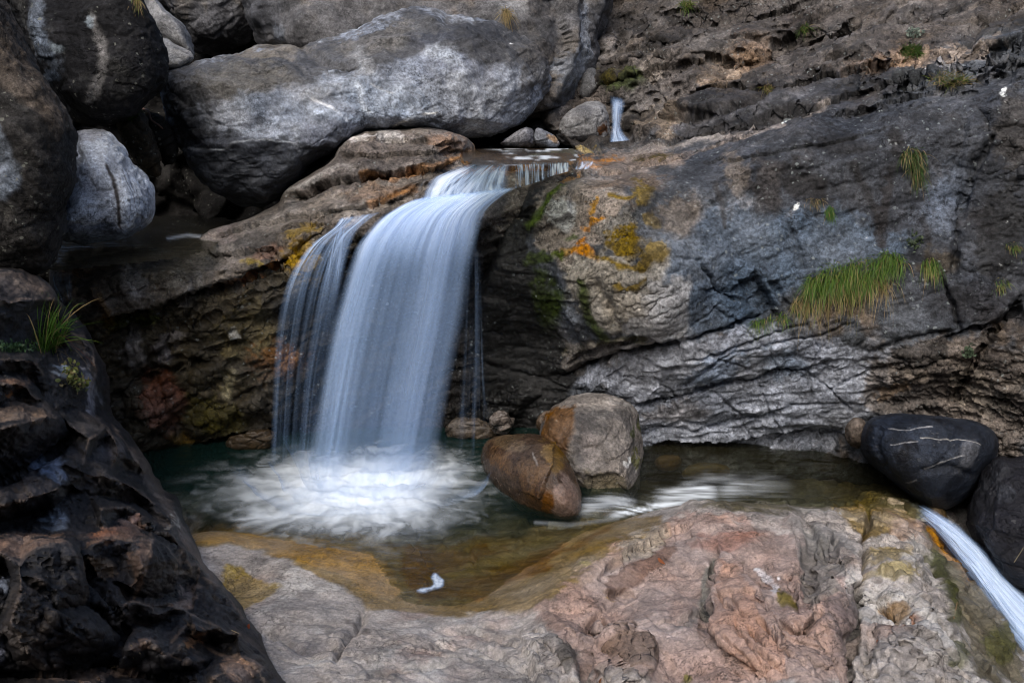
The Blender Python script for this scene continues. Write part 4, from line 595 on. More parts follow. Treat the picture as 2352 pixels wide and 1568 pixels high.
    for _ in range(20):
        x, y = rc.uniform(1640, 1870), rc.uniform(1340, 1550); l = rc.uniform(30, 90); a_ = math.radians(rc.uniform(46, 62)); Fe.append(('c', [(x, y), (x+l*.5*math.cos(a_)+rc.uniform(-3, 3), y+l*.5*math.sin(a_)), (x+l*math.cos(a_), y+l*math.sin(a_))], rc.uniform(1.6, 3), -rc.uniform(.015, .04)))
    for _ in range(14):
        x, y = rc.uniform(860, 1240), rc.uniform(1430, 1555); l = rc.uniform(40, 130); a_ = math.radians(rc.uniform(-12, 30)); Fe.append(('c', [(x, y), (x+l*.5*math.cos(a_), y+l*.5*math.sin(a_)-rc.uniform(0, 8)), (x+l*math.cos(a_), y+l*math.sin(a_))], rc.uniform(2, 4), -rc.uniform(.01, .025)))
    for _ in range(14):
        x, y = rc.uniform(1990, 2200), rc.uniform(1200, 1550); l = rc.uniform(30, 90); a_ = math.radians(rc.uniform(10, 45)); Fe.append(('c', [(x, y), (x+l*.5*math.cos(a_), y+l*.5*math.sin(a_)-rc.uniform(0, 6)), (x+l*math.cos(a_), y+l*math.sin(a_))], rc.uniform(1.6, 3.4), -rc.uniform(.015, .04)))
    sp = [('p', [(440, 1200), (950, 1250), (1500, 1180), (1560, 1210), (1400, 1290), (1350, 1340), (1230, 1400), (1000, 1410), (850, 1400), (760, 1340), (640, 1270), (440, 1250)], 12, (.17, .12, .052), .95),
          ('p', [(440, 1195), (620, 1215), (840, 1262), (900, 1300), (930, 1370), (850, 1370), (760, 1310), (620, 1262), (440, 1240)], 10, (.26, .16, .055), .8), ('e', 860, 1340, 80, 40, 20, (.25, .18, .1), .6),
          ('p', [(930, 1255), (1100, 1270), (1300, 1240), (1250, 1310), (1100, 1370), (960, 1380), (925, 1320)], 12, (.13, .068, .02), .8), ('l', [(1000, 1330), (1150, 1290), (1260, 1240)], 22, (.2, .15, .06), .7), ('l', [(1080, 1345), (1180, 1315), (1300, 1260), (1400, 1215)], 9, (.1, .05, .012), .6),
          ('p', [(520, 1295), (560, 1300), (600, 1340), (650, 1350), (570, 1400), (500, 1350)], 7, (.25, .185, .055), .9),
          ('p', [(960, 700), (440, 1210), (960, 1240), (1200, 1230), (1420, 1150), (1900, 1170), (2110, 1150), (1900, 960)], 14, (.07, .06, .03), .9), ('e', 1990, 1120, 130, 40, 0, (.12, .09, .04), .6), ('p', [(1900, 1160), (2040, 1130), (2120, 1170), (2090, 1200), (2000, 1230), (1960, 1205)], 9, (.2, .14, .05), .8), ('e', 2000, 1130, 90, 16, 10, (.06, .04, .015), .5),
          ('e', 2090, 1210, 60, 30, 20, (.28, .20, .15), .8), ('e', 2040, 1270, 60, 22, 0, (.22, .175, .09), .8), ('e', 2060, 1310, 70, 20, 10, (.2, .16, .065), .85), ('e', 2060, 1400, 40, 30, 20, (.16, .1, .045), .8), ('l', [(2050, 1460), (2110, 1430)], 14, (.3, .13, .06), .8),
          ('p', [(2110, 1185), (2150, 1240), (2240, 1300), (2350, 1440), (2352, 1568), (2250, 1568), (2200, 1400), (2150, 1300)], 14, (.09, .08, .05), .85), ('l', [(2140, 1210), (2190, 1290), (2220, 1330)], 18, (.32, .15, .025), .85), ('l', [(2150, 1270), (2180, 1340), (2200, 1420)], 22, (.04, .045, .01), .85), ('e', 2300, 1480, 50, 60, 30, (.05, .055, .01), .7), ('e', 2200, 1500, 30, 50, 0, (.06, .065, .015), .7),
          ('p', [(1230, 1400), (1400, 1260), (1560, 1180), (1720, 1190), (1850, 1260), (1950, 1330), (1950, 1568), (1360, 1568), (1300, 1480)], 22, (.285, .205, .175), .75), ('p', [(1655, 1278), (1701, 1311), (1735, 1371), (1790, 1477), (1810, 1568), (1760, 1568), (1650, 1480), (1624, 1420)], 7, (.33, .215, .165), .75), ('e', 1660, 1240, 100, 24, 0, (.28, .155, .12), .7), ('e', 1480, 1240, 70, 30, -30, (.3, .27, .22), .7), ('e', 1300, 1390, 80, 40, -20, (.27, .19, .155), .6),
          ('p', [(1380, 1340), (1440, 1290), (1540, 1240), (1560, 1260), (1460, 1340), (1390, 1375)], 8, (.12, .07, .05), .8), ('l', [(1640, 1285), (1618, 1330), (1612, 1400)], 11, (.15, .15, .13), .85), ('p', [(1840, 1200), (1880, 1200), (1900, 1300), (1940, 1360), (1860, 1390), (1840, 1320)], 12, (.14, .135, .125), .8), ('e', 1920, 1260, 50, 50, 0, (.13, .125, .12), .7), ('l', [(1560, 1440), (1620, 1400)], 14, (.15, .14, .13), .8),
          ('p', [(1413, 1471), (1480, 1480), (1520, 1510), (1455, 1565), (1405, 1505)], 7, (.12, .085, .065), .85), ('p', [(1345, 1465), (1375, 1436), (1400, 1440), (1375, 1480)], 6, (.1, .085, .07), .7), ('p', [(1897, 1387), (1983, 1340), (1975, 1418), (1948, 1522), (1940, 1565), (1925, 1500)], 7, (.12, .1, .095), .7), ('p', [(1272, 1483), (1295, 1465), (1330, 1494), (1321, 1557)], 6, (.1, .095, .09), .75), ('e', 1310, 1510, 30, 30, 0, (.1, .09, .08), .8), ('e', 1390, 1450, 34, 12, 10, (.28, .12, .06), .7), ('e', 1930, 1450, 30, 90, 10, (.13, .105, .1), .6), ('e', 1410, 1372, 26, 9, 0, (.28, .17, .03), .9), ('e', 1345, 1295, 16, 10, 0, (.25, .2, .05), .7), ('e', 1780, 1210, 60, 12, 10, (.4, .36, .33), .6),
          ('e', 1760, 1315, 16, 12, 20, (.66, .62, .62), .9), ('e', 1775, 1345, 14, 26, -10, (.6, .57, .57), .9), ('e', 1745, 1305, 8, 6, 0, (.7, .68, .68), .9), ('e', 1785, 1310, 8, 8, 0, (.7, .68, .68), .9), ('e', 1796, 1372, 15, 24, 0, (.11, .085, .012), .95), ('e', 1570, 1555, 18, 16, 0, (.13, .12, .03), .8), ('e', 2180, 1555, 60, 20, 0, (.3, .27, .25), .6),
          ('e', 700, 1490, 60, 26, 0, (.14, .13, .13), .7), ('e', 780, 1460, 40, 20, 20, (.12, .115, .115), .6), ('e', 560, 1360, 100, 60, 0, (.25, .2, .175), .4)]
    wet = [('p', [(430, 1180), (950, 1240), (1500, 1170), (1560, 1210), (1400, 1280), (1350, 1330), (1230, 1395), (1000, 1410), (850, 1400), (760, 1340), (640, 1270), (440, 1250)], .85), ('p', [(520, 1295), (560, 1300), (600, 1340), (650, 1350), (570, 1400), (500, 1350)], .95), ('p', [(1900, 1160), (2110, 1150), (2110, 1250), (2090, 1330), (2010, 1330), (1960, 1205)], .8), ('p', [(2110, 1185), (2400, 1440), (2400, 1600), (2250, 1568), (2150, 1300)], .7), ('e', 1410, 1372, 30, 11, 0, 1), ('e', 2060, 1400, 50, 30, 20, .6)]
    moss = [('l', [(2150, 1270), (2180, 1340), (2200, 1420)], 22, 1), ('e', 1796, 1372, 15, 24, 0, 1), ('e', 2300, 1480, 50, 60, 30, .8), ('e', 2200, 1500, 30, 50, 0, .8)]
    return finish('ground', V, F, u, v, None, Fe, disp, [((.28, .255, .235),), ((.36, .345, .325), 1.3, 0, .4), ((.2, .185, .175), 2.4, .15, .5), ((.29, .225, .195), 1.1, .1, .5), ((.12, .105, .095), 6., .35, .8)], sp, wet, moss, M_bed, None, 12, True, 6., warp=16, cells=[(None, .5, 51, frame(40, 60), (2.1, .8, .8), .25, .12), (lambda u, v, p: ss(.03, .2, p[:, 2]), .17, 52, frame(42, 60), (2.3, .8, .8), .25, .2), (lambda u, v, p: ss(1.6, 2., p[:, 0])*ss(-.3, .1, p[:, 2]), .12, 61, None, (1, 1, 1), .25, .4)])
tag(bed_mesh(), kind='structure')
# unseen slopes added around and behind the viewpoint to block low sky light: steep banks that leave only the sky overhead
def sky_blocking_banks():
    n = 110; g = np.linspace(-1, 1, n); g = np.sign(g)*np.abs(g)**1.6*45; X, Y = np.meshgrid(g, g+4, indexing='xy')
    r = np.maximum(np.abs(X-.3)/np.where(Y > 3, 8., 6.), np.where(Y > 4, (Y-4)/10., (4-Y)/5.2)); V = np.stack([X, Y, 0*X], -1).reshape(-1, 3)
    Z = -1.6+11*ss(1., 2.6, r)+16*ss(2.4, 8, r)+1.2*fbm(V*.3, 4, 3).reshape(X.shape)*ss(1, 1.6, r); V[:, 2] = Z.ravel()
    idx = np.arange(n*n).reshape(n, n); F = np.stack([idx[:-1, :-1], idx[:-1, 1:], idx[1:, 1:], idx[1:, :-1]], -1).reshape(-1, 4)
    t = paint(V[:, 0], V[:, 1], V*.3, [((.08, .07, .055),), ((.05, .06, .03), 1.2, 0, .4)], [], 3)
    tag(mesh_obj('sky_blocking_slope', V, F, M_cliff, {'tint': t, 'wet': np.zeros(len(V)), 'moss': np.zeros(len(V))}), kind='structure')
sky_blocking_banks()
# ---------------------------------------------------------------- boulders
def db(f=1., s=0, fc=0., k=1.):
    return lambda p: f*(.04*fbm(p*1.5, 3, 60+s)+.055*plf(p, 2.6, 4, 61+s, .5)+.006*fbm(p*6, 3, 61+s)+.003*ridg(p*14*k, 3, 62+s)+.002*fbm(p*30, 3, 64+s))+fc*(facets(p, .3, 65+s, 1.1, .1, ST, (1.6, 1, .6))+.4*facets(p, .1, 66+s, 1.1, .12, ST, (1.6, 1, .6)))
GB = [(MD,), ((.06, .06, .062), 1.3, 0, .4), ((.2, .2, .205), 2.4, .1, .5)]
def B(name, label, cat, *a, group=None, **k): return tag(boulder(name, *a, **k), label, cat, group)
BG = 'boulders piled behind the waterfall'
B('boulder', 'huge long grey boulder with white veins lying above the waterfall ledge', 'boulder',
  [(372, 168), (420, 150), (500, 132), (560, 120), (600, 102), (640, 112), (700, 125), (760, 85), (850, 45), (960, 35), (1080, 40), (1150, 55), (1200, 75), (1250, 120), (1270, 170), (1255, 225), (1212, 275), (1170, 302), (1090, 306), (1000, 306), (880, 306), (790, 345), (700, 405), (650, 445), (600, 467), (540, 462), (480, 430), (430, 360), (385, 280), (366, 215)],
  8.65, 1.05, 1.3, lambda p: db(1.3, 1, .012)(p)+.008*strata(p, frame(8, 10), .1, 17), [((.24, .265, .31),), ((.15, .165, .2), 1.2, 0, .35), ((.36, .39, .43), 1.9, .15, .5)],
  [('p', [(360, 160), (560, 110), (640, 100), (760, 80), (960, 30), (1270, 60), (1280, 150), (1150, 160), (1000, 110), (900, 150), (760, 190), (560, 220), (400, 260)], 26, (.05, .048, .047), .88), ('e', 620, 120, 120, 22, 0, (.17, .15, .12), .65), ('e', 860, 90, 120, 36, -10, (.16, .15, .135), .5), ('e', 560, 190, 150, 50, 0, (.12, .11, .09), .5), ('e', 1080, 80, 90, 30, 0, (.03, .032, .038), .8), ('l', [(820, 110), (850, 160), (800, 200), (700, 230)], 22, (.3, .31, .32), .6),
   ('p', [(370, 240), (500, 300), (700, 330), (800, 330), (700, 470), (520, 480), (380, 300)], 24, (.022, .025, .032), .92), ('e', 440, 280, 60, 70, 40, (.03, .03, .03), .7), ('e', 1230, 150, 50, 70, 0, (.07, .065, .06), .8), ('e', 1000, 230, 240, 60, 0, (.33, .35, .375), .6), ('e', 850, 220, 160, 60, 10, (.26, .31, .38), .5), ('e', 640, 250, 130, 36, 10, (.2, .235, .29), .6), ('e', 1000, 90, 60, 26, 0, (.05, .055, .07), .7),  # near-black patch puts shade into the underside's colour
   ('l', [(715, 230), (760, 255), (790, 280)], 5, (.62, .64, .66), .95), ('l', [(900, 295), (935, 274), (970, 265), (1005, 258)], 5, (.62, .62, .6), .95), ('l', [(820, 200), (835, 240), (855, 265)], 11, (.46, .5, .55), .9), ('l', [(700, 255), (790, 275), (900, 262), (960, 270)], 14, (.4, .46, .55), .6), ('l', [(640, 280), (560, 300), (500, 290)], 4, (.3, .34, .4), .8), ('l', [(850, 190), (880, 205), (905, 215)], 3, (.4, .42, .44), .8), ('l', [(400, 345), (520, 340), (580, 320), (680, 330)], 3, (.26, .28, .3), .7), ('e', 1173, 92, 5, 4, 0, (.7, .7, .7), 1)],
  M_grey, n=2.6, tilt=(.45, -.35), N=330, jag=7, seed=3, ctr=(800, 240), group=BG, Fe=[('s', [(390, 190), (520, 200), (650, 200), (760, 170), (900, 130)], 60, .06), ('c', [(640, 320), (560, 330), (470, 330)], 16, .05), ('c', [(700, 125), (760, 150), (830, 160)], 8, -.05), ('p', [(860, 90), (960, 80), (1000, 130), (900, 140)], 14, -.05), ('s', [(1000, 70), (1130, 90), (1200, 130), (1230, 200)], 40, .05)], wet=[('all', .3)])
B('boulder', 'enormous rounded grey boulder at the top edge behind the long veined one', 'boulder', [(540, -80), (556, 0), (562, 40), (595, 85), (640, 105), (720, 150), (900, 250), (1100, 265), (1230, 278), (1290, 262), (1330, 230), (1352, 180), (1372, 110), (1392, 40), (1400, -80)],
  10.2, 1.3, 1.5, db(2., 2), [((.10, .098, .10),), ((.13, .115, .10), 1.4, 0, .4), ((.06, .06, .062), 2.4, .2, .5)],
  [('p', [(555, -60), (660, -60), (640, 90), (580, 60)], 16, (.05, .052, .058), .8), ('e', 1180, 10, 50, 40, 0, (.24, .24, .24), .7), ('e', 1345, 90, 22, 110, 8, (.33, .35, .38), .85), ('e', 1310, 160, 30, 80, 20, (.2, .22, .25), .8), ('e', 1290, 225, 60, 40, -30, (.06, .065, .075), .8), ('e', 1260, 60, 30, 120, 0, (.05, .05, .053), .7), ('l', [(1388, 0), (1375, 90), (1345, 180)], 8, (.03, .03, .034), .8), ('e', 640, 80, 18, 26, 0, (.19, .21, .24), .7)],
  M_grey, n=3, tilt=(.2, -.3), N=230, seed=6, group=BG, Fe=[('c', [(1320, -50), (1318, 60), (1300, 150), (1260, 230)], 16, .1), ('s', [(1300, -50), (1300, 100), (1250, 220)], 60, -.1)])
B('boulder', 'dark grey boulder at the top edge wedged behind the two biggest', 'boulder', [(330, -80), (360, 0), (420, 60), (440, 115), (470, 132), (520, 127), (585, 98), (600, 70), (580, 0), (580, -80)], 10.6, .9, 1., db(1.6, 3, .03), [((.085, .085, .09),), ((.13, .12, .11), 2, .1, .4)], [('e', 500, 100, 100, 24, 10, (.03, .03, .033), .8)], M_grey, n=2.6, N=110, seed=7, group=BG)
B('rock_slab', 'pale slanting slab of rock between the black lichened boulder and the dark one', 'rock', [(320, -60), (345, -10), (375, 20), (420, 70), (448, 125), (440, 132), (410, 110), (360, 90), (330, 40)], 8.9, .35, .8, db(.9, 4), [((.2, .2, .2),), ((.12, .12, .125), 2.4, 0, .4)], [], M_grey, n=3, N=80, seed=8, tilt=(0, -.2))
B('rock_slab', 'small bright banded slab of rock touching the left tip of the long boulder', 'rock', [(362, 82), (400, 98), (450, 128), (420, 150), (378, 158), (360, 120)], 8.3, .3, .6, db(.6, 5), [((.33, .32, .30),), ((.2, .19, .18), 3, 0, .4)], [], M_grey, n=3, N=70, seed=9, tilt=(0, -.2))
B('boulder', 'black boulder speckled with lichen and streaked pale grey in the top left corner', 'boulder', [(-10, -80), (300, -80), (330, -20), (352, 45), (376, 100), (380, 150), (370, 185), (330, 240), (300, 268), (232, 292), (165, 280), (110, 210), (60, 90), (10, 10)],
  7.3, .75, .9, db(1.3, 6, .012), [((.014, .014, .015),), ((.03, .03, .029), 2.6, .1, .5)], [('l', [(85, -30), (90, 60), (110, 110), (130, 150)], 24, (.13, .15, .18), .85), ('e', 130, 110, 24, 16, 0, (.22, .25, .27), .7), ('l', [(215, 40), (230, 110), (235, 160), (215, 225)], 17, (.15, .145, .14), .85), ('e', 210, 45, 20, 12, -30, (.2, .23, .25), .8), ('e', 120, 180, 30, 20, 0, (.09, .11, .14), .7)],
  M_lich, n=3.4, tilt=(0, -.15), N=200, seed=10, group=BG)
B('boulder', 'tall brown slanting boulder cut by the left edge of the photo', 'boulder', [(-420, -80), (-20, -60), (0, 0), (45, 70), (105, 190), (152, 268), (162, 330), (164, 430), (150, 520), (128, 590), (110, 625), (0, 640), (-250, 650), (-420, 600)],
  5.5, .6, .8, lambda p: db(1.3, 7, .012)(p)+.012*strata(p, frame(-62, 10), .06, 5), [((.026, .025, .024),), ((.015, .015, .016), 2.1, .1, .4), ((.05, .047, .042), 4, .3, .7)], [('p', [(-120, -80), (-10, -60), (50, 80), (110, 200), (155, 270), (130, 330), (60, 260), (-20, 180), (-120, 100)], 18, (.085, .068, .053), .85), ('p', [(-120, 280), (0, 300), (40, 380), (40, 440), (10, 460), (-120, 470)], 16, (.14, .165, .2), .75), ('p', [(30, 330), (120, 340), (150, 400), (130, 600), (60, 600), (60, 450)], 20, (.03, .028, .026), .7), ('e', 60, 330, 60, 14, 40, (.07, .065, .06), .6)],
  M_lich, n=3., tilt=(.1, -.15), N=200, seed=11, ctr=(-60, 300), group=BG)
B('boulder', 'smooth pale grey boulder with a dark vertical streak standing in the cave', 'boulder', [(168, 305), (205, 296), (245, 300), (262, 330), (290, 375), (325, 400), (352, 440), (346, 495), (320, 530), (250, 555), (200, 566), (140, 556), (122, 530), (140, 480), (158, 400)],
  6.35, .4, .6, db(.8, 8, .012), [((.42, .45, .49),), ((.34, .37, .42), 1.8, 0, .4), ((.5, .52, .55), 3, .2, .5)], [('l', [(246, 375), (262, 405), (270, 450), (272, 520)], 7, (.035, .028, .024), .95), ('e', 190, 310, 60, 16, 0, (.22, .2, .19), .6), ('p', [(130, 500), (200, 520), (300, 520), (340, 480), (330, 540), (200, 575), (120, 560)], 12, (.09, .11, .15), .8), ('l', [(280, 390), (300, 430), (320, 500)], 2, (.08, .08, .085), .8), ('l', [(290, 390), (312, 430), (330, 470)], 2, (.08, .08, .085), .7), ('e', 155, 480, 14, 40, 10, (.09, .11, .14), .7)],
  M_grey, n=2.5, tilt=(.1, -.2), N=170, jag=3, seed=12, group=BG, Fe=[('c', [(262, 330), (280, 400), (290, 480), (270, 540)], 18, .04)])
B('angular_rock', 'angular brown rock with green moss on top leaning in the cave mouth', 'rock', [(268, 268), (285, 250), (310, 250), (335, 268), (352, 300), (365, 350), (372, 400), (350, 412), (325, 390), (300, 360), (278, 325)], 7.5, .3, .5, db(.6, 9, .03), [((.03, .025, .018),), ((.055, .043, .03), 3, 0, .4)], [('e', 300, 262, 30, 14, 0, (.06, .09, .015), .9)], M_cliff, n=3, N=80, seed=13, moss=[('e', 300, 262, 30, 14, 0, 1)])
B('angular_rock', 'dark rock jammed under the left end of the long boulder', 'rock', [(335, 262), (380, 270), (410, 330), (405, 380), (370, 385), (350, 330)], 7.9, .25, .5, db(.6, 10, .03), [((.018, .017, .016),)], [], M_lich, n=3, N=60, seed=14)
# rocks round the upper pool
B('boulder', 'grey blocky boulder standing just left of the small far waterfall', 'boulder', [(1272, 305), (1300, 262), (1335, 242), (1370, 235), (1392, 248), (1402, 275), (1400, 320), (1385, 335), (1290, 337)], 9.3, .4, .6, db(.7, 11, .012), [((.2, .2, .2),), ((.12, .12, .125), 3, 0, .4)], [('e', 1390, 300, 9, 24, 0, (.06, .025, .008), .95), ('e', 1330, 320, 50, 16, 0, (.1, .1, .105), .6), ('l', [(1375, 270), (1372, 310)], 3, (.03, .03, .03), .7)], M_grey, n=3.4, N=110, jag=3, seed=15)
B('boulder', 'round grey boulder peeping out between the enormous boulder and the far cascade', 'boulder', [(1325, 240), (1330, 180), (1345, 155), (1365, 155), (1376, 180), (1374, 205), (1350, 235)], 9.9, .3, .5, db(.7, 12), [((.15, .15, .15),)], [], M_grey, n=2.5, N=60, seed=16)
B('small_rock', 'small dark angular rock at the left end of the upper pool', 'rock', [(1140, 335), (1165, 315), (1205, 292), (1222, 295), (1232, 318), (1225, 338), (1180, 341)], 8.5, .2, .3, db(.4, 13, .02), [((.1, .1, .11),), ((.2, .2, .21), 5, 0, .4)], [], M_grey, n=3, N=70, jag=3, seed=17)
B('small_rock', 'small wedge-shaped blue-grey rock with a brown foot in the upper pool', 'rock', [(1224, 338), (1226, 300), (1238, 291), (1262, 305), (1285, 328), (1280, 338)], 8.55, .2, .3, db(.3, 14, .015), [((.16, .17, .19),)], [('e', 1262, 326, 26, 14, 30, (.25, .17, .1), .8)], M_grey, n=3, N=70, jag=2, seed=18)
B('small_rock', 'shadowy rock under the enormous boulder behind the upper pool', 'rock', [(1200, 330), (1215, 285), (1260, 262), (1310, 262), (1300, 335)], 9.7, .3, .5, db(.5, 15, .01), [((.07, .07, .075),)], [], M_grey, n=3, N=60, seed=19)
# rocks in the lower pool
B('boulder', 'low wet rust-brown boulder standing in the plunge pool', 'boulder', [(1098, 1052), (1112, 1018), (1150, 1003), (1200, 1000), (1250, 1010), (1288, 1038), (1312, 1085), (1332, 1130), (1334, 1160), (1318, 1186), (1280, 1192), (1230, 1182), (1185, 1165), (1140, 1130), (1108, 1092)],
  5.72, .42, .45, lambda p: .8*(.05*fbm(p*1.5, 3, 76)+.022*plf(p, 3, 4, 77)+.003*fbm(p*25, 3, 80)), [((.04, .022, .011),), ((.075, .04, .015), 3, 0, .4)], [('e', 1270, 1050, 40, 30, 40, (.13, .075, .015), .85), ('p', [(1290, 1080), (1340, 1120), (1340, 1180), (1270, 1190), (1260, 1130)], 12, (.16, .115, .095), .85), ('e', 1250, 1150, 20, 40, 0, (.08, .035, .01), .8), ('e', 1150, 1100, 50, 30, 30, (.04, .025, .015), .8), ('l', [(1225, 1040), (1232, 1070)], 3, (.3, .27, .24), .5), ('e', 1180, 1020, 50, 12, 0, (.09, .06, .03), .7)],
  M_wet, n=2.2, tilt=(-.22, -.2), N=150, jag=3, seed=20, wet=[('all', .8), ('e', 1200, 1080, 150, 120, 0, .8)], Fe=[('s', [(1270, 1020), (1262, 1090), (1240, 1150)], 30, .04)])
B('boulder', 'large tan and grey boulder against the wall right of the waterfall', 'boulder', [(1236, 985), (1262, 945), (1300, 918), (1350, 909), (1420, 914), (1450, 935), (1462, 975), (1474, 1020), (1476, 1080), (1466, 1140), (1400, 1160), (1340, 1155), (1300, 1110), (1262, 1060), (1240, 1020)],
  6.15, .5, .55, db(.9, 17, .012), [((.16, .143, .128),), ((.08, .074, .07), 2.6, .05, .4), ((.23, .215, .2), 4, .25, .6)], [('p', [(1250, 940), (1320, 935), (1310, 1000), (1290, 1060), (1240, 1020)], 14, (.1, .05, .018), .9), ('e', 1380, 1120, 90, 40, 0, (.1, .085, .055), .8), ('e', 1452, 1055, 11, 20, 10, (.6, .6, .58), .9), ('e', 1462, 985, 6, 26, 0, (.05, .06, .015), .9), ('e', 1470, 1050, 5, 30, 0, (.1, .1, .02), .8), ('e', 1370, 930, 60, 12, 0, (.3, .27, .24), .6), ('e', 1350, 1030, 40, 50, -20, (.14, .12, .11), .6)],
  M_grey, n=2.4, tilt=(0, -.25), N=170, jag=4, seed=21, Fe=[('c', [(1330, 960), (1310, 1020), (1330, 1090)], 14, .03), ('p', [(1330, 1090), (1440, 1080), (1450, 1140), (1350, 1145)], 16, -.05)], wet=[('p', [(1250, 940), (1320, 935), (1310, 1000), (1290, 1060), (1240, 1020)], .8), ('e', 1380, 1150, 120, 26, 0, .8)])
B('boulder', 'smooth blue-black boulder with thin white veins beside the pool outlet', 'boulder', [(1976, 1010), (1985, 975), (2010, 956), (2060, 949), (2140, 955), (2230, 965), (2278, 985), (2294, 1015), (2290, 1050), (2262, 1095), (2225, 1135), (2190, 1162), (2150, 1172), (2110, 1150), (2060, 1105), (2010, 1070), (1980, 1040)],
  5.85, .5, .55, lambda p: .6*(.05*fbm(p*1.5, 3, 78)+.012*plf(p, 3, 3, 79)+.002*fbm(p*30, 3, 80)), [((.013, .017, .026),), ((.026, .033, .048), 2.2, 0, .4), ((.006, .007, .011), 3, .2, .5)], [('l', [(2040, 983), (2090, 988), (2140, 984)], 1.7, (.35, .35, .36), .85), ('l', [(2050, 1022), (2110, 1016)], 1.7, (.35, .35, .36), .8), ('l', [(2115, 1008), (2180, 1012), (2250, 1020)], 1.7, (.4, .38, .35), .85), ('l', [(2120, 1075), (2160, 1062), (2210, 1052)], 2.2, (.3, .3, .3), .8), ('e', 2220, 1050, 22, 60, 20, (.13, .135, .15), .5), ('l', [(2080, 1108), (2105, 1096)], 1.8, (.3, .3, .3), .7), ('e', 2127, 975, 4, 2, 0, (.7, .7, .7), 1)],
  M_dark, n=2.3, tilt=(-.15, -.1), N=190, jag=2, seed=22, Fe=[('c', [(2020, 975), (2010, 1020), (2040, 1080)], 7, -.03), ('c', [(2160, 970), (2190, 995), (2180, 1040), (2150, 1070)], 5, -.02), ('c', [(2110, 1080), (2180, 1070), (2230, 1090)], 9, -.03)], wet=[('e', 2140, 1160, 140, 50, 0, .8), ('all', .25)])
B('boulder', 'black rough boulder cut by the right edge beside the outlet chute', 'boulder', [(2262, 1085), (2285, 1050), (2330, 1043), (2440, 1040), (2640, 1060), (2700, 1250), (2640, 1480), (2480, 1470), (2400, 1420), (2352, 1372), (2300, 1345), (2262, 1300), (2232, 1240), (2222, 1190), (2240, 1130)],
  5.25, .5, .7, db(1.2, 19, .02), [((.011, .011, .014),), ((.02, .021, .025), 3, .1, .5)], [('e', 2310, 1120, 40, 30, 0, (.035, .038, .045), .6)], M_dark, n=2.6, tilt=(0, -.35), N=170, seed=23, wet=[('all', .35)])
B('small_rock', 'brown rock wedged between the wall foot and the blue-black boulder', 'rock', [(1942, 975), (1965, 955), (1990, 970), (1995, 1030), (1960, 1030), (1942, 1010)], 6.2, .2, .3, db(.4, 20, .01), [((.09, .07, .055),)], [], M_cliff, n=3, N=60, jag=2, seed=24)
B('small_rock', 'wet ochre rock tucked under the blue-black boulder at the chute', 'rock', [(2120, 1165), (2150, 1150), (2180, 1180), (2182, 1215), (2160, 1225), (2135, 1200)], 5.65, .15, .25, db(.4, 21), [((.1, .065, .025),)], [], M_wet, n=2.4, N=50, jag=2, seed=25, wet=[('all', .9)])
for o_, ol, c_, lb in ((6.78, [(1500, 1055), (1520, 1042), (1555, 1042), (1568, 1055), (1562, 1075), (1530, 1085), (1505, 1076)], (.3, .17, .06), 'small orange-brown stone under water beside the tan boulder'),
                       (6.62, [(1560, 1085), (1590, 1062), (1640, 1058), (1680, 1070), (1680, 1095), (1620, 1108), (1570, 1102)], (.2, .14, .06), 'flat olive stone under water in the right pool')):
    B('submerged_stone', lb, 'stone', ol, o_-.22, .12, .2, db(.3, 22), [(c_,)], [], M_wet, n=2.4, N=50, jag=2, seed=26, group='stones under the right pool')
for k, (ol, Y, c_, lb) in enumerate([([(1020, 985), (1050, 965), (1090, 960), (1130, 975), (1150, 1000), (1100, 1015), (1030, 1010)], 6.75, (.07, .055, .04), 'wet jagged rock at the fall foot nearest the falling water'),
      ([(1120, 965), (1140, 945), (1165, 940), (1180, 965), (1170, 990), (1135, 990)], 6.6, (.12, .1, .085), 'glistening pale rock behind the rust-brown boulder'),
      ([(1232, 960), (1245, 945), (1270, 940), (1275, 965), (1255, 985), (1235, 985)], 6.45, (.08, .055, .035), 'small brown rock resting against the tan boulder'),
      ([(520, 1010), (560, 995), (620, 990), (640, 1010), (610, 1040), (530, 1040)], 6.5, (.05, .035, .02), 'dark brown rock at the waterline under the left wall')]):
    B('small_rock', lb, 'rock', ol, Y, .15, .3, db(.4, 30+k, .03), [(c_,)], [], M_wet, n=3, N=60, jag=3, seed=31+k, wet=[('all', .9)])
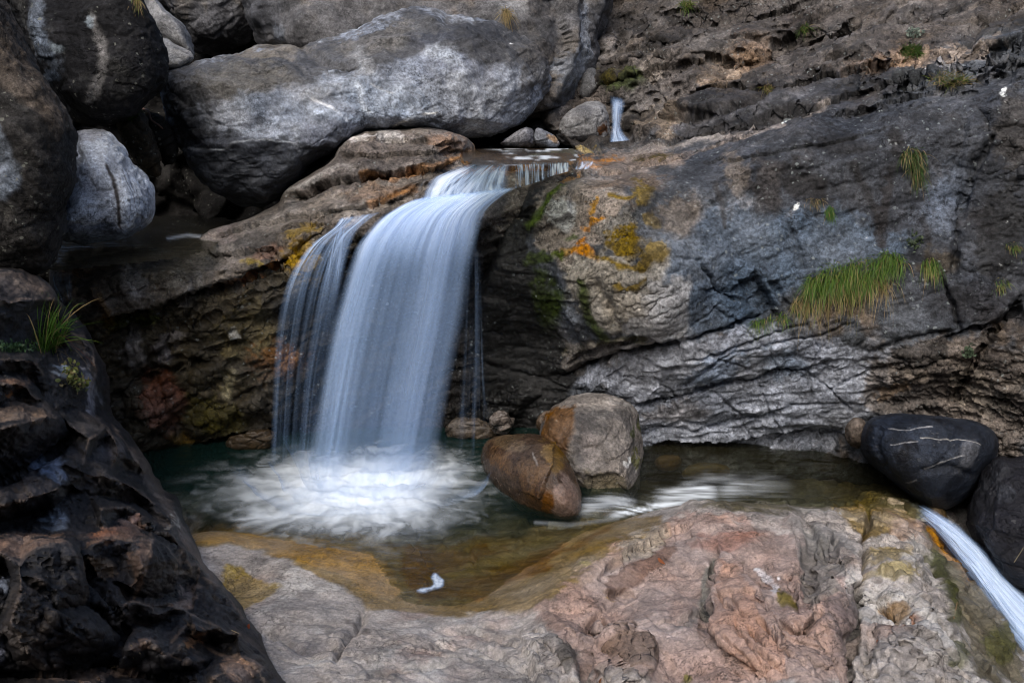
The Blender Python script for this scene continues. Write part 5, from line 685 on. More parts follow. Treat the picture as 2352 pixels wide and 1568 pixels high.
# ---------------------------------------------------------------- water
def water_mat():
    m = bpy.data.materials.new('pool_water'); m.use_nodes = True; nt = m.node_tree; N = nt.nodes; N.remove(N['Principled BSDF']); out = N['Material Output']
    at = lambda n: [setattr(x, 'attribute_name', n) or x for x in [N.new('ShaderNodeAttribute')]][0]
    tb, wc, fo = at('turb'), at('wcol'), at('foam')
    tr = N.new('ShaderNodeBsdfTransparent'); tr.inputs[0].default_value = (.82, .86, .78, 1); df = N.new('ShaderNodeBsdfDiffuse'); lk(nt, wc.outputs['Color'], df.inputs[0])
    m1 = N.new('ShaderNodeMixShader'); lk(nt, tb.outputs['Fac'], m1.inputs[0]); lk(nt, tr.outputs[0], m1.inputs[1]); lk(nt, df.outputs[0], m1.inputs[2])
    gl = N.new('ShaderNodeBsdfGlossy'); gl.inputs['Roughness'].default_value = .16; fr = N.new('ShaderNodeFresnel'); fr.inputs[0].default_value = 1.33
    tc = N.new('ShaderNodeTexCoord'); mp = N.new('ShaderNodeMapping'); mp.inputs['Scale'].default_value = (1.6, 6, 1); no = N.new('ShaderNodeTexNoise'); no.inputs['Scale'].default_value = 2.2; no.inputs['Detail'].default_value = 4
    lk(nt, tc.outputs['Object'], mp.inputs[0]); lk(nt, mp.outputs[0], no.inputs['Vector']); bp = N.new('ShaderNodeBump'); bp.inputs['Strength'].default_value = .5; bp.inputs['Distance'].default_value = .05; lk(nt, no.outputs[0], bp.inputs['Height'])
    lk(nt, bp.outputs[0], gl.inputs['Normal']); lk(nt, bp.outputs[0], fr.inputs['Normal'])
    m2 = N.new('ShaderNodeMixShader'); lk(nt, fr.outputs[0], m2.inputs[0]); lk(nt, m1.outputs[0], m2.inputs[1]); lk(nt, gl.outputs[0], m2.inputs[2])
    fd = N.new('ShaderNodeBsdfDiffuse'); fd.inputs[0].default_value = (.88, .95, 1., 1)
    m3 = N.new('ShaderNodeMixShader'); lk(nt, fo.outputs['Fac'], m3.inputs[0]); lk(nt, m2.outputs[0], m3.inputs[1]); lk(nt, fd.outputs[0], m3.inputs[2]); lk(nt, m3.outputs[0], out.inputs['Surface'])
    return m
def silk_mat():
    m = bpy.data.materials.new('falling_water'); m.use_nodes = True; nt = m.node_tree; N = nt.nodes; N.remove(N['Principled BSDF']); out = N['Material Output']
    a = N.new('ShaderNodeAttribute'); a.attribute_name = 'dens'; tr = N.new('ShaderNodeBsdfTransparent'); d = N.new('ShaderNodeBsdfDiffuse'); d.inputs[0].default_value = (.64, .80, 1., 1)
    t = N.new('ShaderNodeBsdfTranslucent'); cm = N.new('ShaderNodeMix'); cm.data_type = 'RGBA'; lk(nt, a.outputs['Fac'], cm.inputs[0]); cm.inputs[6].default_value = (.40, .62, 1., 1); cm.inputs[7].default_value = (.88, .95, 1., 1); lk(nt, cm.outputs[2], d.inputs[0]); lk(nt, cm.outputs[2], t.inputs[0]); mx = N.new('ShaderNodeMixShader'); mx.inputs[0].default_value = .15; lk(nt, d.outputs[0], mx.inputs[1]); lk(nt, t.outputs[0], mx.inputs[2])
    m1 = N.new('ShaderNodeMixShader'); lk(nt, a.outputs['Fac'], m1.inputs[0]); lk(nt, tr.outputs[0], m1.inputs[1]); lk(nt, mx.outputs[0], m1.inputs[2]); lk(nt, m1.outputs[0], out.inputs['Surface'])
    return m
MW, MS = water_mat(), silk_mat()
IMP = G(850, 1112, 0.)
def plane_water(name, outline, zf, wcol, foamf, step=3., turbk=3., bedf=fz, wave=.004):
    ol = chaikin(outline, 1); u0, v0 = ol.min(0)-step; u1, v1 = ol.max(0)+step; nu = int((u1-u0)/step)+2; nv = int((v1-v0)/step)+2
    uu, vv = np.meshgrid(u0+step*np.arange(nu), v0+step*np.arange(nv)); U = uu.ravel(); W = vv.ravel(); ins = inside(U, W, ol).reshape(nv, nu)
    cell = ins[:-1, :-1] | ins[1:, :-1] | ins[:-1, 1:] | ins[1:, 1:]; idx = np.arange(nu*nv).reshape(nv, nu); Q = np.stack([idx[:-1, :-1], idx[1:, :-1], idx[1:, 1:], idx[:-1, 1:]], -1)[cell]
    used = np.unique(Q); rm = np.full(nu*nv, -1); rm[used] = np.arange(len(used)); F = rm[Q]; U = U[used]; W = W[used]
    V = G(U, W, zf(U, W)); fo = foamf(U, W, V); dep = V[:, 2]-bedf(V[:, 0], V[:, 1]) if bedf else np.full(len(V), .1)
    V[:, 2] += wave*fbm(V*A(2.5, 6, 1), 3, 5)+.07*fo*fbm(V*A(4, 6, 1), 4, 7)*ss(1.1, .5, np.hypot((V[:, 0]-IMP[0])/1.1, (V[:, 1]-IMP[1])/.9))
    return tag(mesh_obj(name, V, F, MW, {'turb': 1-np.exp(-turbk*np.maximum(dep, 0)), 'wcol': wcol(U, W, V), 'foam': fo}), kind='structure')
def pool_z(u, v): return -.07*ss(1400, 1520, u+(1150-v)*.3)
def pool_foam(u, v, V):
    x = V[:, 0]-IMP[0]; y = V[:, 1]-IMP[1]; th = np.arctan2(y, x); w = .3*fbm(V*A(2.2, 2.2, 0), 4, 11)
    r = np.hypot(x/np.where(x < 0, 1.12, .86), y/np.where(y < 0, .88, .72))
    s1 = fbm(np.stack([np.cos(th)*3+w*2, np.sin(th)*3+w*2, r*1.3], 1)*1.2, 4, 12, .5); s2 = fbm(np.stack([np.cos(th)*7, np.sin(th)*6+w*5, r*1.6+w*2], 1), 3, 14, .5); s3 = fbm(V*A(2.2, 7, 0)+w[:, None]*3, 3, 15, .5)
    k_ = ss(.25, .95, r); f = (1-ss(.22, 1.25, r+k_*(.34*s1+.2*s2)+.16*s3))**1.45
    sp = ss(-.1, .9, s1*.7+s2*.5+s3*.9)*.42*(1-ss(.7, 1.5, r))
    f = np.maximum(f*(.95+.28*s3+.15*s2*k_), sp)*(1-ss(1195, 1256, v)*.6)
    n = .7*fbm(np.stack([V[:, 0]*1.5, V[:, 1]*11, 0*x], 1), 4, 21, .6)+.8*fbm(np.stack([V[:, 0]*2.5+V[:, 1]*2, V[:, 1]*34, 0*x], 1), 3, 22, .6)
    g = 0*f
    for pts, wd, a in (([(1325, 1168), (1400, 1152), (1470, 1158)], 17, .5), ([(1395, 1186), (1440, 1176), (1490, 1166), (1560, 1152), (1640, 1132)], 8, .85), ([(1500, 1158), (1580, 1138), (1660, 1122)], 24, .85), ([(1640, 1126), (1720, 1112), (1800, 1118), (1840, 1138)], 22, .42), ([(1560, 1120), (1620, 1100), (1740, 1098)], 14, .25)):
        d, _, t, _, _ = polydist(u, v, pts); g = np.maximum(g, a*ss(-.35, 1, 1-d/(wd*1.25*(1+.6*n)))**1.5*np.clip(.7+.9*n, 0, 1.2)*ss(0, .25, t+.05)*ss(1.02, .7, t))
    g = g*ss(1850, 1640, u)
    for pts, wd, a in (([(1080, 1080), (1010, 1060), (1000, 1030)], 26, .25), ([(1230, 1200), (1310, 1205), (1420, 1190)], 7, .12)):
        g = np.maximum(g, a*ss(0, 1, 1-polydist(u, v, pts)[0]/wd)*(.8+.8*n))
    return np.clip(np.maximum(f, g), 0, 1)
def pool_col(u, v, V):
    m = ss(1380, 1500, u)[:, None]; f = ss(1200, 1280, v+.0*u)[:, None]; c = A(.007, .024, .02)*(1-m)+A(.02, .018, .008)*m
    return c*(1-f)+A(.06, .04, .012)*f
plane_water('pool_water', [(290, 985), (700, 985), (1300, 985), (2000, 985), (2070, 1060), (2150, 1160), (2118, 1190), (2050, 1215), (1950, 1235), (1500, 1260), (1300, 1345), (1150, 1430), (900, 1440), (780, 1310), (420, 1280), (240, 1150)], pool_z, pool_col, pool_foam, turbk=1.9)
plane_water('upper_left_pool', [(60, 520), (300, 500), (520, 500), (560, 520), (450, 585), (330, 600), (130, 620), (60, 620)], lambda u, v: 1.735+0*u, lambda u, v, V: np.zeros((len(u), 3))+A(.035, .03, .018), lambda u, v, V: .28*ss(0, 1, 1-polydist(u, v, [(385, 548), (430, 540), (470, 545)])[0]/6), step=4, bedf=None, turbk=8)
plane_water('upper_pool', [(1060, 338), (1320, 338), (1330, 372), (1180, 378), (1070, 378)], lambda u, v: 2.44+0*u, lambda u, v, V: np.zeros((len(u), 3))+A(.085, .048, .02), lambda u, v, V: .55*ss(.05, .6, fbm(V*A(5, 9, 1), 3, 31))*ss(1100, 1180, u), step=3, bedf=None, turbk=3)
def mist(name, c, r, k, n_=3.):
    pass
def sheet(rows, ns, nt_, seed, off=0., bulge=0., alpha=.6, prof=None, K=(9, 34, 90), thr=(-.25, .5), edge=.1, tdrift=.6, t0=.0, t1=0., wav=.012, name='water_veil', parent=None, expand=0., lab=None):
    R = np.array([r[:5] for r in rows], float); n = len(R); T = np.linspace(0, n-1, nt_); i = np.clip(T.astype(int), 0, n-2); f = (T-i)[:, None]
    g = lambda k: R[np.clip(k, 0, n-1)]
    C = .5*(2*g(i)+(g(i+1)-g(i-1))*f+(2*g(i-1)-5*g(i)+4*g(i+1)-g(i+2))*f*f+(-g(i-1)+3*g(i)-3*g(i+1)+g(i+2))*f**3)
    s = np.linspace(0, 1, ns); t = T/(n-1); S, TT = np.meshgrid(s, t); q = lambda c: C[:, c][:, None]
    se = S*(1+2*expand)-expand
    u = q(0)*(1-se)+q(2)*se; v = q(1)*(1-se)+q(3)*se; Y = q(4)+off-bulge*np.sin(S*math.pi)
    cv = lambda a, b, sd, o=3: fbm(np.stack([S*a, TT*b+0*S, 0*S+sd], -1).reshape(-1, 3), o, seed+sd, .6).reshape(S.shape)
    st = .62*cv(K[0], tdrift, 1)+.36*cv(K[1], tdrift*1.3, 2)+.10*cv(K[2], tdrift*2, 3, 2)
    a = ss(thr[0], thr[1], st)
    Y = Y+wav*cv(K[0]*.8, .8, 5)-wav*.6*cv(K[1], 1, 6)
    ed = edge*(1+.8*cv(3, 3, 7)); a = a*ss(0, 1, S/ed)*ss(0, 1, (1-S)/ed)
    if t0: a = a*ss(0, t0, TT+.3*t0*cv(20, 1, 8))
    if t1: a = a*ss(0, t1, 1-TT+.3*t1*cv(20, 1, 9))
    if prof is not None: a = a*prof(S, TT)
    a = np.clip(a*alpha, 0, .97); V = P(u, v, Y).reshape(-1, 3); idx = np.arange(V.shape[0]).reshape(S.shape)
    F = np.stack([idx[:-1, :-1], idx[1:, :-1], idx[1:, 1:], idx[:-1, 1:]], -1).reshape(-1, 4)
    return mesh_obj(name, V, F, MS, {'dens': a.ravel()}, parent=parent)
# main fall
wf = tag(empty('waterfall', P(850, 1090, 5.95)), 'broad silky white waterfall pouring over the ledge into the foaming pool', 'waterfall')
main = [(955, 455, 1190, 428, 6.82), (905, 480, 1150, 452, 6.66), (866, 508, 1112, 488, 6.5), (824, 562, 1096, 545, 6.38), (795, 635, 1083, 620, 6.28), (760, 755, 1062, 750, 6.17), (732, 900, 1030, 900, 6.07), (700, 1100, 990, 1120, 5.94)]
def pm(S, T):   # thick bands left and right, thinner veil between, thinning as it falls
    b = .50+.75*np.exp(-((S-.12)/.12)**2)+.55*np.exp(-((S-.74)/.12)**2); k = ss(.12, .6, T); return ((1-k)*3.6+k*b)*(1-.35*ss(.85, 1, T))
for k in range(4):
    sheet(main, 420, 260, 100+17*k, off=-.035*k+.05, bulge=.10+.03*k, alpha=(.36, .30, .25, .2)[k], prof=pm, K=(3+k*1.5, 11+4*k, 40), thr=(-.75, .62), edge=.07, t1=.05, parent=wf, expand=(.02, .0, -.03, -.06)[k], t0=.10)
wc = tag(empty('waterfall', P(1080, 440, 6.85)), 'stepped white cascade feeding the broad fall from the upper pool', 'waterfall', None)
sheet([(1078, 368, 1176, 374, 7.24), (1020, 392, 1176, 385, 7.1), (975, 410, 1173, 408, 7.0), (950, 440, 1172, 432, 6.9), (935, 478, 1190, 436, 6.76)], 300, 90, 210, off=-.03, alpha=.9, K=(6, 18, 60), thr=(-.5, .5), edge=.2, t0=.35, t1=.12, parent=wc, name='cascade_step')
sheet([(1085, 372, 1172, 376, 7.2), (1040, 400, 1172, 395, 7.0), (990, 430, 1172, 425, 6.86), (940, 470, 1180, 440, 6.7)], 240, 80, 215, off=-.07, alpha=.75, K=(7, 22, 60), thr=(-.4, .5), edge=.2, t0=.45, t1=.1, parent=wc, name='cascade_step')
sheet([(1176, 374, 1252, 374, 7.1), (1180, 395, 1252, 390, 7.0), (1180, 434, 1252, 413, 6.9)], 120, 40, 220, off=-.04, alpha=.85, K=(7, 20, 50), thr=(-.3, .4), edge=.12, t0=.2, parent=wc, name='cascade_step')
sheet([(1240, 372, 1308, 372, 7.15), (1240, 388, 1308, 384, 7.05), (1240, 412, 1308, 393, 7.0)], 120, 40, 225, off=-.04, alpha=.9, K=(7, 20, 50), thr=(-.45, .35), edge=.1, t0=.2, parent=wc, name='cascade_step')
sheet([(1325, 370, 1365, 370, 7.2), (1322, 380, 1362, 380, 7.1), (1318, 390, 1356, 388, 7.05)], 60, 24, 230, off=-.04, alpha=.6, K=(3, 9, 20), thr=(-.05, .4), edge=.15, t0=.2, parent=wc, name='cascade_step')
# left veil
wl = tag(empty('waterfall', P(680, 1070, 6.1)), 'thin wispy veil of water falling to the left of the broad fall', 'waterfall')
lv = [(778, 500, 880, 485, 6.72), (765, 522, 850, 505, 6.62), (705, 570, 815, 545, 6.45), (660, 640, 790, 640, 6.33), (636, 730, 770, 750, 6.25), (626, 860, 742, 880, 6.18), (618, 1070, 720, 1080, 6.1)]
def pl(S, T): return (1.3-ss(.12, .75, T)*1.05)*(.45+.9*np.exp(-((S-.16)/.14)**2)+.4*np.exp(-((S-.72)/.14)**2))
sheet(lv, 260, 220, 300, alpha=.55, prof=pl, K=(5, 16, 50), thr=(-.7, .75), edge=.12, t0=.08, parent=wl, bulge=.03)
sheet(lv, 260, 220, 310, off=-.05, alpha=.5, prof=pl, K=(7, 22, 60), thr=(-.35, .75), edge=.12, t0=.1, parent=wl, bulge=.06)
sheet([(772, 516, 800, 516, 6.62), (755, 560, 795, 560, 6.5), (742, 620, 790, 620, 6.4), (735, 700, 780, 700, 6.33)], 60, 60, 320, alpha=.55, K=(3, 10, 26), thr=(-.3, .5), edge=.3, t0=.1, t1=.4, parent=wl, bulge=.03)
# right trickles
wr = tag(empty('waterfall', P(1100, 900, 6.4)), 'faint hanging trickles in the dark recess right of the broad fall', 'waterfall')
for a, k in (([(1093, 560, 1100, 560, 6.5), (1098, 700, 1106, 700, 6.4), (1095, 860, 1112, 860, 6.35), (1090, 960, 1125, 960, 6.3)], 0), ([(1070, 560, 1110, 560, 6.5), (1060, 800, 1120, 800, 6.4), (1040, 1060, 1130, 1060, 6.2)], 1)):
    sheet(a, 50, 80, 330+k, alpha=.17-.06*k, K=(3, 12, 30), thr=(-.2, .6), edge=.35, t0=.1, t1=.4, parent=wr)
# far fall, left trickle, outlet chute
wa = tag(empty('waterfall', P(1420, 325, 8.5)), 'small far waterfall dropping between mossy rocks into the upper stream', 'waterfall')
for k in range(2): sheet([(1398, 218, 1438, 226, 8.72), (1401, 245, 1436, 245, 8.62), (1404, 285, 1428, 285, 8.55), (1401, 305, 1434, 305, 8.5), (1398, 327, 1450, 322, 8.42)], 90, 70, 340+k, off=-.05*k, alpha=.62, K=(3, 9, 24), thr=(-.6, .5), edge=.42, t0=.3, parent=wa, bulge=.03)
wt = tag(empty('waterfall', P(145, 740, 5.9)), 'faint blue trickle behind the grass on the left', 'waterfall')
sheet([(112, 628, 166, 626, 6.12), (116, 650, 166, 650, 6.02), (140, 700, 166, 700, 5.97), (142, 800, 170, 800, 5.95)], 90, 80, 350, alpha=.42, K=(4, 12, 30), thr=(-.3, .5), edge=.12, t0=.1, t1=.5, parent=wt)
wo = tag(empty('waterfall', P(2300, 1420, 4.4)), 'smooth white chute racing down past the black boulder at bottom right', 'waterfall')
def chute(off, alpha, seed, ex):
    L = [(2085, 1172, -.085), (2118, 1192, -.11), (2160, 1232, -.17), (2205, 1290, -.27), (2250, 1350, -.36), (2300, 1425, -.46), (2352, 1500, -.55), (2420, 1590, -.65)]
    Rr = [(2110, 1152, -.085), (2145, 1172, -.11), (2205, 1212, -.17), (2260, 1262, -.27), (2300, 1310, -.36), (2352, 1362, -.46), (2430, 1420, -.55), (2520, 1480, -.65)]
    rows = []
    n = len(L); ns, nt_ = 160, 240; T = np.linspace(0, n-1, nt_); ii = np.arange(n)
    f = lambda D, c: np.interp(T, ii, [d[c] for d in D]); sm = lambda x: np.convolve(np.pad(x, 14, 'edge'), np.ones(29)/29, 'valid')
    lu, lv_, lz, ru, rv = [sm(x) for x in (f(L, 0), f(L, 1), f(L, 2), f(Rr, 0), f(Rr, 1))]
    S, TT = np.meshgrid(np.linspace(0, 1, ns), T/(n-1)); se = S*(1+2*ex)-ex
    u = lu[:, None]*(1-se)+ru[:, None]*se; v = lv_[:, None]*(1-se)+rv[:, None]*se; z = lz[:, None]+off+.05*np.sin(S*math.pi)
    cv = lambda a, b, sd: fbm(np.stack([S*a, TT*b, 0*S+sd], -1).reshape(-1, 3), 3, seed+sd, .6).reshape(S.shape)
    a = ss(-.9, .2, .5*cv(4, 1.2, 1)+.12*cv(14, 2, 2)+.4*cv(3, 3, 4))*ss(0, .3, S+.08*cv(2, 5, 3))*ss(0, .3, 1-S+.08*cv(2, 5, 5))*ss(.06, .26, TT+.1*cv(9, 1, 6)+.08*(S-.5))
    z = z+.02*cv(6, 3, 8); V = G(u, v, z).reshape(-1, 3); idx = np.arange(V.shape[0]).reshape(S.shape); F = np.stack([idx[:-1, :-1], idx[1:, :-1], idx[1:, 1:], idx[:-1, 1:]], -1).reshape(-1, 4)
    mesh_obj('water_veil', V, F, MS, {'dens': np.clip(a*alpha, 0, .97).ravel()}, parent=wo)
chute(.05, .97, 400, .12); chute(.09, .85, 410, .04); chute(.12, .6, 420, -.05)
# spray rising where the fall lands
for k, (r_, h_) in enumerate(((.66, .34), (.5, .52), (.85, .22), (.4, .42))):
    ns, nt_ = 160, 40; S, T = np.meshgrid(np.linspace(0, 1, ns), np.linspace(0, 1, nt_)); th = math.pi*(1.05-1.1*S)+math.pi
    rr = r_*(1+.25*T+.12*fbm(np.stack([S*4, T, 0*S+k], -1).reshape(-1, 3), 3, 60+k).reshape(S.shape)); c = G(848, 1108, 0.)
    V = np.stack([c[0]+rr*np.cos(th)*1.0, c[1]+rr*np.sin(th)*.62, h_*(T**1.3)-.02], -1).reshape(-1, 3); idx = np.arange(V.shape[0]).reshape(S.shape)
    F = np.stack([idx[:-1, :-1], idx[1:, :-1], idx[1:, 1:], idx[:-1, 1:]], -1).reshape(-1, 4)
    n_ = fbm(np.stack([S*7+T, T*1.2, 0*S+k*3], -1).reshape(-1, 3), 4, 66+k, .6)
    a = np.clip(1-T.ravel(), 0, 1)**1.3*ss(0, .2, S.ravel())*ss(0, .2, 1-S.ravel())*ss(0, .75, T.ravel())*2*np.clip(.62+.9*n_, 0, 1)*.55
    mesh_obj('spray', V, F, MS, {'dens': a}, parent=wf)
# ---------------------------------------------------------------- plants and litter
bpy.context.view_layer.update(); DG = bpy.context.evaluated_depsgraph_get()
def hit(u, v):
    d = Vector(P(u, v, 5.)-A(0, 0, CAMZ)).normalized(); o = Vector((0, 0, CAMZ))
    for _ in range(12):
        r = SC.ray_cast(DG, o, d)
        if not r[0]: return None, None
        if r[4].name.split('.')[0] not in ('water_veil', 'cascade_step', 'spray', 'pool_water'): return np.array(r[1]), np.array(r[2])
        o = r[1]+d*.003
    return None, None
def blade_mat():
    m = bpy.data.materials.new('grass_blade'); m.use_nodes = True; nt = m.node_tree; N = nt.nodes; b = N['Principled BSDF']; a = N.new('ShaderNodeAttribute'); a.attribute_name = 'tint'; lk(nt, a.outputs['Color'], b.inputs['Base Color']); b.inputs['Roughness'].default_value = .55
    t = N.new('ShaderNodeBsdfTranslucent'); lk(nt, a.outputs['Color'], t.inputs[0]); mx = N.new('ShaderNodeMixShader'); mx.inputs[0].default_value = .4; lk(nt, b.outputs[0], mx.inputs[1]); lk(nt, t.outputs[0], mx.inputs[2]); lk(nt, mx.outputs[0], N['Material Output'].inputs['Surface'])
    return m
MB = blade_mat()
GRN, YG, HAY, RED, DG_ = (.085, .17, .02), (.15, .2, .03), (.34, .25, .11), (.2, .06, .02), (.05, .11, .018)
def tuft(name, label, cat, spots, n, L, lean, grav, cols, seed, width=.004, spread=.4, group=None, hayfrac=.2):
    "spots: u,v,ru,rv patches where blades root; lean: start direction; grav: how far they bow over"
    r = np.random.RandomState(seed); VV = []; FF = []; CC = []; nb = 0; k = 7; roots = []
    for _ in range(n):
        s = spots[r.randint(len(spots))]; a = r.rand()*6.28; q = math.sqrt(r.rand())
        p, nn = hit(s[0]+math.cos(a)*q*s[2], s[1]+math.sin(a)*q*s[3])
        if p is None: continue
        roots.append(p); l = L*(.5+.6*r.rand()); d = A(*lean)+spread*r.normal(size=3)+.25*nn; d /= np.linalg.norm(d); side = np.cross(d, A(0, 1, 0)+.4*r.normal(size=3)); side /= np.linalg.norm(side)+1e-9
        g = grav*(.6+.8*r.rand()); c = np.array(cols[r.randint(len(cols))])*(.7+.6*r.rand()); w = width*(.6+.7*r.rand())
        if r.rand() < hayfrac: c = np.array(HAY)*(.6+.6*r.rand())
        for j in range(k):
            t = j/(k-1); x = p-nn*.01+d*l*t+A(0, 0, -1)*g*l*t*t+A(*lean)*A(1, 1, 0)*.15*g*l*t*t
            ww = w*(1-t)**.6*(.35+.65*min(1, t*4)) if j < k-1 else .0002
            VV += [x-side*ww, x+side*ww]; CC += [c*(.8+.5*t)]*2
            if j: FF.append([nb+2*j-2, nb+2*j-1, nb+2*j+1, nb+2*j])
        nb += 2*k
    if not VV: print('NO ROOTS', label); return
    rt = np.array(roots); og = rt.mean(0)
    return tag(mesh_obj(name, np.array(VV), np.array(FF), MB, {'tint': np.clip(np.array(CC), 0, 1)}, origin=og), label, cat, group)
def leafy(name, label, cat, spots, n, size, cols, seed, rise=.05, group=None):
    r = np.random.RandomState(seed); VV = []; FF = []; CC = []; nb = 0; roots = []
    for _ in range(n):
        s = spots[r.randint(len(spots))]; a = r.rand()*6.28; q = math.sqrt(r.rand()); p, nn = hit(s[0]+math.cos(a)*q*s[2], s[1]+math.sin(a)*q*s[3])
        if p is None: continue
        roots.append(p); c0 = p+nn*rise*r.rand()+A(0, 0, rise*r.rand()); d = r.normal(size=3)+A(0, -.3, .5); d /= np.linalg.norm(d); e = np.cross(d, r.normal(size=3)); e /= np.linalg.norm(e); z = np.cross(d, e); l = size*(.6+.7*r.rand()); c = np.array(cols[r.randint(len(cols))])*(.7+.6*r.rand())
        pts = [c0, c0+d*l*.35+e*l*.33+z*.08*l, c0+d*l*.8+e*l*.25+z*.05*l, c0+d*l, c0+d*l*.8-e*l*.25+z*.05*l, c0+d*l*.35-e*l*.33+z*.08*l, p, p+e*.0012, c0+e*.0012]
        VV += pts; CC += [c]*9; FF += [[nb, nb+1, nb+2, nb+3], [nb, nb+3, nb+4, nb+5], [nb+6, nb+7, nb+8, nb]]; nb += 9
    if not VV: print('NO ROOTS', label); return
    return tag(mesh_obj(name, np.array(VV), np.array(FF), MB, {'tint': np.clip(np.array(CC), 0, 1)}, origin=np.array(roots).mean(0)), label, cat, group)
GRP = 'grass tufts growing on the gorge wall'
tuft('grass_tuft', 'large mound of long green grass hanging off the right wall', 'grass tuft', [(1880, 655, 30, 22), (1930, 632, 44, 26), (1985, 622, 50, 30), (2045, 604, 34, 24), (1960, 650, 50, 20)], 2600, .17, (-.6, -.7, .9), .95, [GRN, GRN, YG, DG_], 1, .003, .8, GRP, .08)
tuft('grass_tuft', 'lower fringe of short green grass below and left of the large mound', 'grass tuft', [(1745, 742, 22, 10), (1790, 728, 26, 10), (1840, 708, 26, 12)], 420, .1, (-.5, -.8, .6), .9, [GRN, DG_, YG], 2, .0028, .5, GRP, .15)
tuft('grass_tuft', 'straw-coloured thatch of dead grass hanging under the large green mound', 'grass tuft', [(1860, 690, 40, 14), (1930, 668, 50, 14), (2010, 650, 50, 14)], 420, .17, (-.3, -.8, 0), 1.1, [HAY, (.2, .15, .06), (.14, .13, .03)], 3, .0025, .5, GRP, .5)
tuft('grass_tuft', 'faint thin tuft of grass at the right end of the large mound', 'grass tuft', [(2135, 606, 20, 14)], 200, .16, (-.2, -1, .3), 1., [GRN, DG_, YG], 4, .0025, .4, GRP, .3)
tuft('grass_tuft', 'rounded bright green cushion plant high on the right wall', 'grass tuft', [(2093, 118, 24, 14)], 700, .10, (0, -.8, .6), .5, [(.06, .12, .015), (.05, .09, .015)], 5, .0028, .6, GRP, .05)
tuft('grass_tuft', 'thin long-stemmed tuft below the cushion plant on the right wall', 'grass tuft', [(2180, 188, 44, 12)], 380, .17, (-.1, -.7, .7), .5, [DG_, YG, (.1, .09, .02)], 6, .0022, .5, GRP, .45)
tuft('grass_tuft', 'small pale dry tuft on the dark slab in the upper right', 'grass tuft', [(1762, 206, 10, 8)], 160, .15, (0, -.8, .6), .6, [YG, HAY], 7, .0022, .5, GRP, .5)
tuft('grass_tuft', 'dark drooping fern-like tuft hanging in a groove of the right wall', 'grass tuft', [(2095, 350, 26, 14), (2105, 385, 14, 20)], 420, .13, (0, -.8, -.1), 1., [DG_, (.05, .06, .015)], 8, .003, .5, GRP, .2)
tuft('grass_tuft', 'tiny bright green sprig in the middle of the right wall', 'grass tuft', [(1905, 482, 9, 12)], 160, .07, (0, -.8, -.1), 1., [(.06, .13, .015)], 9, .0028, .4, GRP, .05)
tuft('grass_tuft', 'sparse brown-green tuft left of the tiny sprig on the right wall', 'grass tuft', [(1870, 462, 24, 10)], 150, .08, (-.1, -.8, .2), .8, [DG_, (.1, .08, .03)], 10, .0022, .6, GRP, .5)
tuft('grass_tuft', 'small green tuft among the broken rocks at the top of the slope', 'grass tuft', [(1575, 12, 14, 6)], 180, .16, (0, -.8, .5), .6, [GRN, YG], 11, .003, .6, GRP, .2)
tuft('grass_tuft', 'small green tuft on the upper slope right of the brown block', 'grass tuft', [(1848, 68, 12, 8)], 160, .12, (0, -.8, .5), .6, [DG_, GRN], 12, .0028, .6, GRP, .3)
tuft('grass_tuft', 'dry yellow tuft in the crack at the top of the enormous boulder', 'grass tuft', [(1162, 30, 8, 10)], 160, .2, (.1, -.8, .3), .9, [HAY, (.3, .25, .1)], 13, .003, .4, GRP, .6)
tuft('grass_tuft', 'dry grass tuft hanging at the top edge over the pale slab', 'grass tuft', [(318, 3, 5, 3)], 120, .12, (0, -.8, .3), .9, [HAY, YG], 14, .003, .4, GRP, .5)
tuft('grass_tuft', 'small mossy tuft on the angular rock in the cave mouth', 'grass tuft', [(303, 272, 8, 3)], 240, .055, (0, -.5, .8), .4, [(.06, .12, .015), DG_], 15, .0025, .6, GRP, .1)
tuft('grass_tuft', 'weak green tuft at the right edge on the black patch of wall', 'grass tuft', [(2325, 565, 20, 8)], 140, .08, (0, -.8, .2), .8, [DG_, YG], 16, .0022, .6, GRP, .3)
tuft('grass_tuft', 'little hanging tuft by the right edge above the brown rubble', 'grass tuft', [(2300, 650, 20, 14)], 130, .08, (0, -.8, -.1), .8, [DG_, YG], 17, .0022, .6, GRP, .3)
tuft('grass_clump', 'tall bright green grass clump on the dark outcrop at the left', 'grass clump', [(112, 806, 20, 12), (128, 790, 18, 12)], 190, .52, (.1, -.25, 1), .42, [(.09, .2, .02), (.14, .24, .03), (.06, .15, .02)], 20, .003, .26, None, .12)
tuft('dry_grass', 'bent dry reddish stems arching out of the green clump', 'grass', [(122, 800, 12, 8)], 14, .42, (.5, -.3, .8), .8, [HAY, RED, (.22, .15, .06)], 21, .0018, .22, None, .4)
leafy('leafy_plant', 'small round-leaved creeper on the outcrop at the left edge', 'plant', [(38, 806, 46, 6)], 190, .02, [(.05, .11, .04), (.07, .13, .05)], 22, .03)
leafy('leafy_plant', 'pale yellow-green leafy plant under the tall grass clump', 'plant', [(160, 868, 14, 20), (178, 892, 14, 10)], 130, .028, [(.2, .22, .06), (.14, .17, .05), (.25, .2, .09)], 23, .05)
leafy('leafy_plant', 'silvery small plant beside the cushion plant on the right wall', 'plant', [(2100, 84, 20, 6)], 90, .03, [(.25, .3, .24)], 24, .04)
leafy('leafy_plant', 'small grey-green plant over the brown rubble on the right', 'plant', [(2222, 815, 10, 8)], 60, .03, [(.12, .17, .1)], 25, .04)
leafy('leafy_plant', 'scattered grey-green leaves above the large grass mound', 'plant', [(2100, 560, 16, 20)], 70, .028, [(.14, .18, .12), (.07, .1, .04)], 26, .03)
